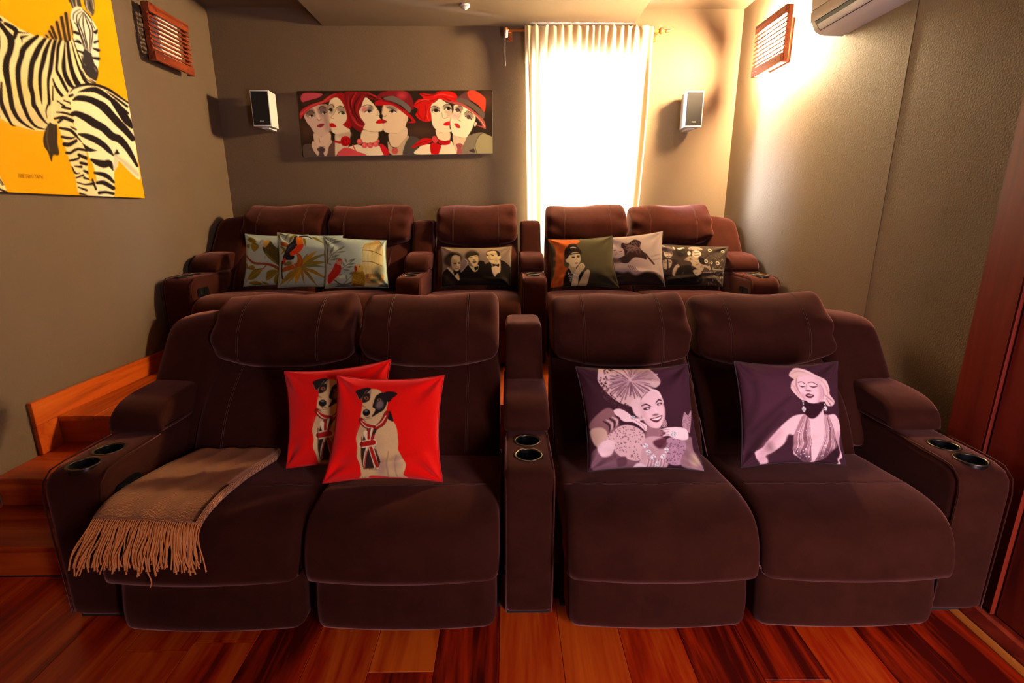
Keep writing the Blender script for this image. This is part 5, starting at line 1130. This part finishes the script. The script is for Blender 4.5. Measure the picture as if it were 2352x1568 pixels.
def cushion(name, label, c3, cp, bg, painter, mat, back_col, n, group, front=0.056, rear=0.034, k=0.055, seed=0, kv=None, gain=1.0):
    """c3: corners TL TR BR BL; cp: the same corners in the sketch's print space"""
    kv = k if kv is None else kv
    c3 = [np.array(p, float) for p in c3]; cp = [np.array(p, float) for p in cp]
    base = (c3[2]+c3[3])/2
    nrm = np.cross(c3[1]-c3[0], c3[3]-c3[0]); nrm /= np.linalg.norm(nrm)
    t_ = thing(name, label, 'cushion', tuple(base), group)
    rng = np.random.default_rng(seed); ph = rng.random(8)*6.28
    def sheet(nu, depth, sgn):
        U, V = np.meshgrid(np.linspace(-1, 1, nu), np.linspace(-1, 1, nu))
        u = U*(1-k*(1-V**2)**1.0); v = V*(1-kv*(1-U**2)**1.0)
        a, b = (u+1)/2, (v+1)/2
        bil = lambda q: (q[0][None, None]*((1-a)*(1-b))[..., None]+q[1][None, None]*(a*(1-b))[..., None]+q[2][None, None]*(a*b)[..., None]+q[3][None, None]*((1-a)*b)[..., None])
        P = bil(c3)-base
        d = depth*((1-U**2)*(1-V**2)).clip(0)**0.42
        # soft creases running in from the corners and along the lower edge
        for i, (sx, sy) in enumerate(((-1, -1), (1, -1), (1, 1), (-1, 1))):
            r = np.hypot(U-sx, V-sy); th = np.arctan2(V-sy, U-sx)
            d += depth*0.34*np.sin(th*7+ph[i])*np.exp(-(r/0.55)**2)*np.clip(r/0.25, 0, 1)*((1-U**2)*(1-V**2)).clip(0)**0.3
        d += depth*0.05*np.sin(5*U+ph[4]+2*V)*np.sin(4*V+ph[5])*((1-U**2)*(1-V**2)).clip(0)**0.5
        d += depth*0.28*np.exp(-((V-0.62-0.12*np.sin(2*U+ph[6]))/0.10)**2)*np.sin(3*U+ph[7])*((1-U**2)).clip(0)**0.5
        return P+sgn*nrm[None, None]*d[..., None], bil(cp)
    P, Q = sheet(n, front, -1)
    f = grid_mesh('front_cover', P, n, n, mat, t_)
    A = Art(Q[..., 0], Q[..., 1], bg); painter(A)
    set_print(f, (A.C-50)*gain+50)
    P, _ = sheet(26, rear, 1)
    bk = plain(name+'_back_cloth', rgb(*back_col), 0.9)
    grid_mesh('back_cover', P, 26, 26, bk, t_, flip=True)
    # seam welt round the edge
    e = np.linspace(-1, 1, 20); loop = [(x, -1) for x in e]+[(1, y) for y in e[1:]]+[(x, 1) for x in e[::-1][1:]]+[(-1, y) for y in e[::-1][1:]]
    pts = []
    for U, V in loop:
        u = U*(1-k*(1-V*V)); v = V*(1-kv*(1-U*U)); a, b = (u+1)/2, (v+1)/2
        pts.append(tuple(c3[0]*(1-a)*(1-b)+c3[1]*a*(1-b)+c3[2]*a*b+c3[3]*(1-a)*b-base))
    MB().tube(pts, 0.0035, 5, False).build('seam', bk, t_, True)
    return t_

C3 = {
'dog_front': [(-0.647, 1.836, 0.854), (-0.242, 1.836, 0.853), (-0.242, 1.688, 0.488), (-0.682, 1.682, 0.487)],
'dog_back': [(-0.9, 1.955, 0.832), (-0.474, 1.974, 0.875), (-0.476, 1.798, 0.487), (-0.864, 1.798, 0.487)],
'turban': [(0.272, 1.928, 0.857), (0.722, 1.932, 0.866), (0.759, 1.76, 0.487), (0.308, 1.76, 0.487)],
'blonde': [(0.921, 1.963, 0.867), (1.345, 1.963, 0.866), (1.331, 1.796, 0.49), (0.911, 1.786, 0.487)],
'parrot': [(-1.934, 3.824, 1.305), (-1.469, 3.822, 1.299), (-1.467, 3.685, 0.934), (-1.923, 3.685, 0.934)],
'toucan': [(-1.668, 3.762, 1.317), (-1.195, 3.754, 1.295), (-1.195, 3.619, 0.934), (-1.647, 3.621, 0.934)],
'cage': [(-1.311, 3.688, 1.295), (-0.864, 3.677, 1.265), (-0.838, 3.561, 0.944), (-1.285, 3.559, 0.939)],
'three': [(-0.485, 3.757, 1.214), (0.035, 3.759, 1.219), (0.024, 3.655, 0.934), (-0.478, 3.655, 0.934)],
'updo': [(0.292, 3.72, 1.271), (0.766, 3.729, 1.295), (0.801, 3.595, 0.934), (0.307, 3.595, 0.934)],
'embrace': [(0.668, 3.777, 1.277), (1.147, 3.795, 1.326), (1.149, 3.648, 0.934), (0.734, 3.642, 0.934)],
'duo': [(1.092, 3.818, 1.23), (1.648, 3.809, 1.208), (1.580, 3.683, 0.934), (1.078, 3.706, 0.934)],
}
CP = {
'dog_front': [(775, 862), (1020, 862), (1016, 1106), (742, 1118)], 'dog_back': [(652, 857), (897, 829), (886, 1084), (657, 1084)],
'turban': [(1322, 842), (1580, 836), (1618, 1086), (1350, 1086)], 'blonde': [(1686, 830), (1924, 830), (1943, 1068), (1700, 1083)],
'parrot': [(563, 537), (708, 539), (704, 661), (560, 662)], 'toucan': [(637, 534), (787, 541), (783, 664), (638, 662)], 'cage': [(743, 542), (887, 552), (893, 660), (747, 662)],
'three': [(1013, 567), (1176, 565), (1173, 659), (1014, 659)], 'updo': [(1258, 549), (1408, 541), (1422, 663), (1264, 663)], 'embrace': [(1373, 546), (1521, 530), (1526, 662), (1396, 667)], 'duo': [(1503, 560), (1675, 567), (1660, 667), (1500, 665)],
}
def cu(key, label, bg, painter, mat, back, n, group, **kw):
    return cushion('throw_cushion', label, C3[key], CP[key], bg, painter, mat, back, n, group, seed=len(key)*7+ord(key[0]), **kw)
RED = (236, 18, 8)
cu('dog_back', 'red cushion with woven dog picture half hidden behind the other red dog cushion', RED, lambda A: art_dog(A, -103, -19, 1.02), M['print_red'], (190, 12, 8), 150, 'cushions on the front row', k=0.085)
cu('dog_front', 'red cushion showing a whole seated dog in a striped scarf, in front of its twin', RED, art_dog, M['print_red'], (190, 12, 8), 180, 'cushions on the front row', k=0.095)
cu('turban', 'monochrome cushion printed with a smiling woman in a feathered turban', (62, 35, 42), art_turban, M['print_cloth'], (50, 30, 34), 180, 'cushions on the front row', k=0.075, gain=1.1)
cu('blonde', 'monochrome cushion printed with a blonde woman in a halter dress', (66, 38, 46), art_blonde, M['print_cloth'], (50, 30, 34), 180, 'cushions on the front row', k=0.08, gain=1.1)
AQ = (176, 192, 172)
cu('parrot', 'pale aqua cushion printed with a green parrot on a branch', AQ, lambda A: art_birds(A, 1), M['print_cloth'], (150, 160, 140), 110, 'cushions on the back row', k=0.075, front=0.045, rear=0.025)
cu('toucan', 'pale aqua cushion printed with an orange-breasted toucan among fronds', AQ, lambda A: art_birds(A, 2), M['print_cloth'], (150, 160, 140), 120, 'cushions on the back row', k=0.06, front=0.044, rear=0.022)
cu('cage', 'pale aqua cushion printed with a red parrot and golden birdcage', AQ, lambda A: art_birds(A, 3), M['print_cloth'], (150, 160, 140), 120, 'cushions on the back row', k=0.05, front=0.05, rear=0.018)
cu('three', 'small oblong cushion printed with three men in dark suits and bow ties', (122, 102, 80), art_three_men, M['print_cloth'], (40, 30, 24), 120, 'cushions on the back row', k=0.02, front=0.05, kv=0.09)
cu('updo', 'dark olive and orange cushion printed with a dark-haired woman in pearls', (76, 69, 44), art_updo, M['print_cloth'], (50, 46, 30), 120, 'cushions on the back row', k=0.085)
cu('embrace', 'monochrome cushion printed with an embracing couple, between two other cushions', (166, 144, 130), art_embrace, M['print_cloth'], (46, 34, 30), 110, 'cushions on the back row', k=0.07, front=0.05, rear=0.028)
cu('duo', 'oblong sepia cushion printed with two men in hats, rightmost on back row', (62, 50, 40), art_duo, M['print_cloth'], (46, 36, 28), 120, 'cushions on the back row', k=0.03, front=0.05)

# ------------------------------------------------------------------ tan throw on the left front seat
def throw_mat():
    m, nt, b, N, L = new_mat('tan_knit_wool')
    t = N('ShaderNodeTexCoord'); wv = N('ShaderNodeTexWave'); wv.bands_direction = 'X'; wv.inputs['Scale'].default_value = 78; wv.inputs['Distortion'].default_value = 1.2
    w2 = N('ShaderNodeTexWave'); w2.bands_direction = 'Y'; w2.inputs['Scale'].default_value = 78; w2.inputs['Distortion'].default_value = 1.2
    L(t.outputs['Object'], wv.inputs['Vector']); L(t.outputs['Object'], w2.inputs['Vector'])
    mu = N('ShaderNodeMath'); mu.operation = 'MULTIPLY'; L(wv.outputs['Fac'], mu.inputs[0]); L(w2.outputs['Fac'], mu.inputs[1])
    mx = N('ShaderNodeMix'); mx.data_type = 'RGBA'; mx.inputs[6].default_value = rgb(140, 76, 30); mx.inputs[7].default_value = rgb(238, 158, 78)
    L(mu.outputs[0], mx.inputs[0]); L(mx.outputs[2], b.inputs['Base Color'])
    bp = N('ShaderNodeBump'); bp.inputs['Strength'].default_value = 0.8; bp.inputs['Distance'].default_value = 0.003
    L(mu.outputs[0], bp.inputs['Height']); L(bp.outputs['Normal'], b.inputs['Normal'])
    b.inputs['Roughness'].default_value = 0.9; b.inputs['Sheen Weight'].default_value = 0.2
    return m
M['throw'] = throw_mat()
M['yarn'] = plain('tan_yarn', rgb(214, 132, 66), 0.9)
th = thing('throw_blanket', 'tan knitted throw with long fringe folded over the left front seat', 'blanket', (-1.17, 1.70, 0.48))
def blanket_path(s):
    pts = np.array([(1.955, 0.468), (1.89, 0.473), (1.78, 0.480), (1.66, 0.485), (1.60, 0.487), (1.555, 0.486), (1.515, 0.478), (1.478, 0.460)])
    c = crom(pts, 8, False); d = np.r_[0, np.cumsum(np.linalg.norm(np.diff(c, axis=0), axis=1))]
    return np.interp(s*d[-1], d, c[:, 0]), np.interp(s*d[-1], d, c[:, 1])
def blanket_x(s):
    xl = np.interp(s, [0, 0.3, 0.6, 1], [-1.290, -1.328, -1.352, -1.362]); xr = np.interp(s, [0, 0.15, 0.5, 0.85, 1], [-0.965, -0.948, -0.985, -1.000, -1.015])
    return xl, xr
NS = 60; rows = []
for i in range(NS):
    s = i/(NS-1); y, z = blanket_path(s); y2, z2 = blanket_path(min(1, s+0.01)); y1, z1 = blanket_path(max(0, s-0.01))
    t2 = Vector((0, y2-y1, z2-z1)).normalized(); nr = Vector((0, t2.z, -t2.y)); nr = nr if nr.z > 0 else -nr
    xl, xr = blanket_x(s); L_ = xr-xl; h = 0.011
    prof = [(xl, 0.000)]
    for k in range(1, 18): prof.append((xl+L_*k/18, 0.000))
    for k in range(9):                    # rolled fold at the right-hand edge
        a = -math.pi/2+math.pi*k/8; prof.append((xr-0.002+0.014*math.cos(a), 0.0145+0.0145*math.sin(a)))
    for k in range(18, 0, -1): prof.append((xl+L_*k/18, 0.029+0.004*math.sin(k*1.1+s*5)*math.sin(math.pi*k/18)))
    prof += [(xl, 0.027), (xl-0.003, 0.021), (xl, 0.016)]
    for k in range(1, 17): prof.append((xl+L_*k/18, 0.0158))
    for k in range(16, 0, -1): prof.append((xl+L_*k/18, 0.0132))
    prof += [(xl, 0.013), (xl-0.003, 0.007)]
    rows.append([(x+1.17+0.02*0, y-1.70+nr.y*q+0.004*math.sin((x+1.2)*9)*s-0.075*(x+1.17)*s**3, z-0.48-0.05*max(0.0, x+1.17)*s**6+nr.z*q) for x, q in prof])
m = len(rows[0]); V = [p for r in rows for p in r]
F = [(i*m+k, i*m+(k+1) % m, (i+1)*m+(k+1) % m, (i+1)*m+k) for i in range(NS-1) for k in range(m)]
F += [tuple(range(m))[::-1], tuple((NS-1)*m+k for k in range(m))]
make('knit_cloth', V, F, M['throw'], th, True)
fr = MB(); rf = random.Random(11)
y_, z_ = blanket_path(1.0); xl, xr = blanket_x(1.0)
for i in range(156):
    f_ = (i+0.5*rf.random())/156; layer = i % 3
    x = xl+(xr-xl+0.01)*f_; L_ = rf.uniform(0.105, 0.145)*(1.0-0.10*abs(f_-0.5))
    sx = (f_-0.60)*0.060+rf.uniform(-0.018, 0.018); yo = y_-0.002-0.004*layer+0.004*math.sin((x+1.2)*9)-0.075*(x+1.17); zo = z_+0.020-0.008*layer-0.05*max(0.0, x+1.17)
    # over the rounded seat edge, then down its front
    pts = [(x, yo+0.02, zo+0.010), (x+sx*0.1, yo-0.016, zo-0.008), (x+sx*0.35+rf.uniform(-.004, .004), min(yo-0.036, 1.448), zo-L_*0.32), (x+sx*0.75+rf.uniform(-.006, .006), 1.420-0.006*layer+rf.uniform(-.004, .004), zo-L_*0.68), (x+sx+rf.uniform(-.008, .008), 1.412-0.006*layer+rf.uniform(-.006, .004), zo-L_)]
    pts = [tuple(p) for p in crom(pts, 3, False)]
    fr.tube([(p[0]+1.17, p[1]-1.70, p[2]-0.48) for p in pts], [0.0023]*(len(pts)-1)+[0.0030], 5)
pts = crom([(-1.16, 1.405, 0.38), (-1.158, 1.402, 0.34), (-1.150, 1.400, 0.30), (-1.158, 1.400, 0.278)], 4, False)
fr.tube([(p[0]+1.17, p[1]-1.70, p[2]-0.48) for p in pts], 0.0022, 5)
tag(fr.build('fringe', M['yarn'], th, True), kind='stuff')

# ------------------------------------------------------------------ paintings
HZ = (3367.16, -860.433, -6760.86, 1417.25, -3926.25, 5663.95, 2.88987, -0.730973)   # canvas (Y, Z) to sketch units
def canvas(name, label, box_v, print_V, Q, nu, nv, painter, bg, edge_mat, loc):
    t_ = thing(name, label, 'painting', loc)
    f = grid_mesh('canvas', print_V, nu, nv, M['print_canvas'], t_, False)
    A = Art(Q[0], Q[1], bg); painter(A); set_print(f, A.C)
    b_ = MB(); b_.add(*box_v); b_.build('stretcher', edge_mat, t_)
    return t_
ya, yb, za, zb = 2.00, 3.345, 1.545, 2.775
nu, nv = 330, 300
Yg, Zg = np.meshgrid(np.linspace(ya, yb, nu), np.linspace(zb, za, nv))
den = HZ[6]*Yg+HZ[7]*Zg+1
Q = ((HZ[0]*Yg+HZ[1]*Zg+HZ[2])/den, (HZ[3]*Yg+HZ[4]*Zg+HZ[5])/den)
loc = (XL+0.02, (ya+yb)/2, za)
V = np.stack([np.full_like(Yg, XL+0.0355-loc[0]), Yg-loc[1], Zg-loc[2]], -1)
bx = MB().box(XL+0.004-loc[0], XL+0.035-loc[0], ya-loc[1], yb-loc[1], za-loc[2], zb-loc[2])
canvas('painting', 'large painting of two zebras on a bright yellow ground on the left wall', (bx.v, bx.f), V, Q, nu, nv, art_zebra, (240, 166, 6), M['canvas_edge'], loc)
nu, nv = 380, 124
c = [np.array(p) for p in ((-1.672, 4.41, 2.398), (-0.116, 4.41, 2.406), (-0.120, 4.41, 1.931), (-1.673, 4.41, 1.903))]
p2 = [np.array(p, float) for p in ((683, 209), (1131, 207), (1131, 352), (697, 360))]
a, b_ = np.meshgrid(np.linspace(0, 1, nu), np.linspace(0, 1, nv))
bil = lambda q: q[0]*((1-a)*(1-b_))[..., None]+q[1]*(a*(1-b_))[..., None]+q[2]*(a*b_)[..., None]+q[3]*((1-a)*b_)[..., None]
loc = np.array((-0.895, 4.43, 1.90)); V = bil(c)-loc; V[..., 1] -= 0.0006; QQ = bil(p2)
vv = [tuple(p-loc) for p in c]+[tuple(p+np.array((0, 0.036, 0))-loc) for p in c]
canvas('painting', 'wide painting of three red-toned couples in hats on the back wall', (vv, [(0, 1, 2, 3), (7, 6, 5, 4), (0, 4, 5, 1), (1, 5, 6, 2), (2, 6, 7, 3), (3, 7, 4, 0)]), V, (QQ[..., 0], QQ[..., 1]), nu, nv, art_couples, (46, 33, 24), M['canvas_white'], tuple(loc))

# ------------------------------------------------------------------ curtain and rod
def curtain_mat():
    m, nt, b, N, L = new_mat('cream_curtain_cloth')
    nt.nodes.remove(b)
    t = N('ShaderNodeTexCoord'); n = N('ShaderNodeTexNoise'); n.inputs['Scale'].default_value = 90
    mp = N('ShaderNodeMapping'); mp.inputs['Scale'].default_value = (1, 1, 14); L(t.outputs['Object'], mp.inputs['Vector']); L(mp.outputs['Vector'], n.inputs['Vector'])
    mx = N('ShaderNodeMix'); mx.data_type = 'RGBA'; mx.inputs[6].default_value = rgb(208, 172, 118); mx.inputs[7].default_value = rgb(232, 204, 156); L(n.outputs['Fac'], mx.inputs[0])
    d = N('ShaderNodeBsdfDiffuse'); tr = N('ShaderNodeBsdfTranslucent'); ms = N('ShaderNodeMixShader'); ms.inputs[0].default_value = 0.20
    L(mx.outputs[2], d.inputs['Color']); L(mx.outputs[2], tr.inputs['Color']); L(d.outputs[0], ms.inputs[1]); L(tr.outputs[0], ms.inputs[2]); L(ms.outputs[0], nt.nodes['Material Output'].inputs[0])
    return m
M['curtain'] = curtain_mat()
YR, ZR = 4.352, 2.815
ct = thing('curtain', 'gathered cream curtain hanging over the bright window', 'curtain', (0.63, YR, 0.95))
nu, nv = 260, 70
U, Vv = np.meshgrid(np.linspace(0, 1, nu), np.linspace(0, 1, nv)**1.25)
z = ZR+0.022-Vv*(ZR+0.022-0.95)
drop = np.clip((ZR-z)/1.4, 0, 1.4)
xl = 0.138+0.032*drop; xr = 1.128-0.045*drop**1.5-0.0*drop
X = xl+(xr-xl)*U
rg = np.random.default_rng(3); phs = U*2*math.pi*17+1.4*np.sin(U*9+1)+0.8*np.sin(U*23)
top = np.exp(-(drop/0.05)**2)
amp = 0.010*top+(0.016+0.008*np.sin(U*13))*(1-np.exp(-drop/0.08))
low = 0.020*np.sin(U*2*math.pi*6.5+1.0+0.6*np.sin(drop*2))*np.clip(drop/0.4, 0, 1)
yy = -0.012-0.016*np.exp(-(drop/0.12)**2)+amp*np.sin(phs)*np.exp(-drop*0.5)+low-0.010*top
yy += -0.03*np.clip((U-0.90)/0.10, 0, 1)**2*np.clip(drop, 0, 1)+0.03*np.clip((U-0.965)/0.035, 0, 1)**2
ruf = np.clip((z-ZR-0.006)/0.016, 0, 1); yy += 0.008*ruf*np.sin(phs*1.6)
hook = np.clip((z-ZR+0.02)/0.02, 0, 1)
P = np.stack([X-0.63, yy-0.004*hook, z-0.95+0.004*np.sin(phs*0.7)*top], -1)
grid_mesh('cloth', P, nu, nv, M['curtain'], ct)
P2 = P[:14].copy(); P2[..., 1] += 0.064; P2[..., 0] = np.clip(P2[..., 0], -0.49, 0.497)
grid_mesh('header_tape', P2, nu, 14, M['curtain'], ct)
rd = thing('curtain_rod', 'thin wooden curtain rod with turned finial above the window', 'curtain rod', (0.6, YR, ZR))
MB().tube([(-0.60, 0, 0), (0.575, 0, 0)], 0.010, 12).build('pole', M['rod'], rd, True)
MB().lathe([(0.002, 0.570), (0.011, 0.572), (0.020, 0.580), (0.023, 0.592), (0.018, 0.604), (0.010, 0.610), (0.009, 0.624), (0.014, 0.628), (0.014, 0.634), (0.009, 0.640), (0.011, 0.650), (0.006, 0.662), (0.001, 0.664)], 16, (0, 0, 0), 'X').build('finial', M['rod'], rd, True)
MB().lathe([(0.001, -0.628), (0.012, -0.626), (0.020, -0.616), (0.021, -0.600), (0.013, -0.590), (0.010, -0.584)], 16, (0, 0, 0), 'X').build('finial', M['rod'], rd, True)
for xb in (-0.575, 0.555):
    MB().box(xb-0.012, xb+0.012, -0.004, YB-YR-0.001, -0.020, -0.009, 0.002).box(xb-0.02, xb+0.02, YB-YR-0.012, YB-YR-0.001, -0.05, 0.03, 0.002).build('bracket', M['rod'], rd)
pc = thing('pull_cord', 'thin white pull cord hanging from the left end of the curtain rod', 'cord', (-0.012, YR-0.03, 2.56))
MB().tube([(0.005, 0.01, 0.235), (0.0, 0, 0.2), (-0.002, 0, 0.1), (0.001, 0, 0.0)], 0.0018, 6).build('cord', M['cord'], pc, True)
MB().lathe([(0.001, 0.200), (0.012, 0.202), (0.014, 0.230), (0.011, 0.252), (0.002, 0.256)], 12, (0.008, 0.012, 0)).build('toggle', M['cord'], pc, True)

# ------------------------------------------------------------------ louvred wooden wall lamps
M['bulb_on'] = emitter('lit_frosted_glass', (1.0, 0.73, 0.40, 1), 2700.0)
M['bulb_off'] = plain('white_frosted_glass', rgb(236, 232, 222), 0.5)
def wall_lamp(label, xw, s, lit):
    """xw: wall face, s: +1 room lies at +X"""
    t_ = thing('wall_lamp', label, 'wall lamp', (xw, 3.785, 2.40), 'louvred wooden wall lamps')
    def bx(mb, x0, x1, y0, y1, z0, z1, b=0.002):
        a_, c_ = sorted((x0*s, x1*s)); return mb.box(a_, c_, y0, y1, z0, z1, b)
    W = 0.205; Ht = 0.33
    bx(MB(), 0.001, 0.016, -0.13, 0.13, 0.02, Ht-0.05).build('back_plate', M['lamp_wood'], t_)
    # side boxes and top and bottom rails
    for y0, y1 in ((-W, -W+0.020), (W-0.020, W)):
        bx(MB(), 0.052, 0.083, y0, y1, 0.0, Ht).build('side_board', M['lamp_wood'], t_)
    for z0, z1 in ((0.0, 0.054), (Ht-0.054, Ht)):
        r_ = bx(MB(), 0.083, 0.100, -W, W, z0, z1).build('rail', M['lamp_wood'], t_)
        for y in (-0.13, 0.13):
            MB().lathe([(0.001, 0.1003*s), (0.0055, 0.1003*s), (0.0050, 0.1032*s), (0.001, 0.1040*s)], 10, (0, y, (z0+z1)/2), 'X').build('screw', M['steel'], r_, True)
    n_ = 8; h0, h1 = 0.058, Ht-0.058; st_ = (h1-h0)/n_
    for i in range(n_):
        z0 = h0+st_*i+0.004
        bx(MB(), 0.084, 0.093, -W-0.008, W+0.008, z0+0.001, z0+st_-0.013, 0.0015).build('slat', M['lamp_wood'], t_)
    bx(MB(), 0.030, 0.080, -0.105, 0.105, 0.045, Ht-0.045, 0.004).build('glass_shade', M['bulb_on'] if lit else M['bulb_off'], t_)
    return t_
wall_lamp('unlit louvred wooden wall lamp on the left wall beside the zebra painting', XL, 1, False)
wall_lamp('lit louvred wooden wall lamp glowing on the right wall by the air conditioner', XR, -1, True)

# ------------------------------------------------------------------ air conditioner
ac = thing('air_conditioner', 'white split air conditioner high on the right wall', 'air conditioner', (XR, 2.66, 2.40))
def pr(pts): return [(x-XR, z-2.40) for x, z in pts]
body = rounded_poly(pr([(1.859, 2.40), (1.745, 2.402), (1.700, 2.418), (1.672, 2.470), (1.668, 2.69), (1.859, 2.705)]), [0.004, 0.02, 0.02, 0.03, 0.04, 0.004], 4)
def xz_prism(poly, y0, y1, name, mat, par):
    mb = MB(); n = len(poly); V_ = [(p[0], y0, p[1]) for p in poly]+[(p[0], y1, p[1]) for p in poly]
    mb.add(V_, [tuple(range(n)), tuple(range(2*n-1, n-1, -1))]+[(i, i+n, (i+1) % n+n, (i+1) % n) for i in range(n)])
    return auto_smooth(mb.build(name, mat, par), 35)
xz_prism(body, -0.44, 0.445, 'body', M['ac'], ac)
fp = rounded_poly(pr([(1.672, 2.520), (1.664, 2.520), (1.656, 2.60), (1.658, 2.68), (1.672, 2.685)]), 0.004, 3)
xz_prism(fp, -0.43, 0.435, 'front_panel', M['ac'], ac)
fp = rounded_poly(pr([(1.674, 2.462), (1.664, 2.458), (1.660, 2.512), (1.670, 2.514)]), 0.003, 3)
xz_prism(fp, -0.43, 0.435, 'lower_panel', M['ac'], ac)
sl = rounded_poly(pr([(1.7065, 2.4125), (1.6985, 2.4175), (1.6690, 2.4560), (1.676, 2.466)]), 0.002, 2)
xz_prism(sl, -0.41, 0.40, 'vent_slot', M['ac_dark'], ac)
vn = rounded_poly(pr([(1.700, 2.414), (1.694, 2.418), (1.676, 2.440), (1.681, 2.444)]), 0.002, 2)
xz_prism(vn, -0.40, 0.39, 'vane', M['ac'], ac)

# ------------------------------------------------------------------ small speakers
def speaker(label, x0, x1, side):
    t_ = thing('wall_speaker', label, 'speaker', ((x0+x1)/2, YB, 2.11), 'small white wall speakers')
    hw = (x1-x0)/2
    b_ = rounded_poly([(-hw, -0.205), (hw, -0.205), (hw*0.86, -0.050), (-hw*0.86, -0.050)], [0.004, 0.004, 0.015, 0.015], 3)
    auto_smooth(MB().prism(b_, 'Z', 0.0, 0.258).build('cabinet', M['white'], t_), 30)
    g_ = MB().box(-hw+0.007, hw-0.007, -0.2095, -0.203, 0.010, 0.250, 0.002).build('grille', M['grille'], t_)
    for dx in (-0.011, 0.0, 0.011):
        MB().lathe([(0.0012, -0.2098), (0.0048, -0.2098), (0.0048, -0.2106), (0.0030, -0.2106)], 10, (dx, 0, 0.036), 'Y').build('logo_ring', M['silver'], g_)
    MB().box(-0.025, 0.025, -0.055, -0.001, 0.06, 0.20, 0.003).box(-0.03, 0.03, -0.16, -0.03, -0.012, -0.001, 0.003).box(-0.02, 0.02, -0.05, -0.001, -0.012, 0.07, 0.003).build('bracket', M['white'], t_)
    return t_
speaker('small white speaker with black grille on back wall left of the couples painting', -1.975, -1.832, -1)
speaker('small white speaker with black grille on back wall right of the curtain', 1.392, 1.528, 1)

# sensor on the ceiling panel
sn = thing('ceiling_sensor', 'small round white sensor on the lowered ceiling panel', 'sensor', (-0.292, 4.02, 2.872))
MB().lathe([(0.001, -0.0005), (0.034, -0.0005), (0.034, -0.010), (0.030, -0.014), (0.022, -0.015), (0.020, -0.024), (0.012, -0.028), (0.001, -0.029)], 24).build('dome', M['white'], sn, True)
MB().lathe([(0.001, -0.0285), (0.006, -0.0285), (0.005, -0.032), (0.001, -0.033)], 12).build('lens', M['silver'], sn, True)
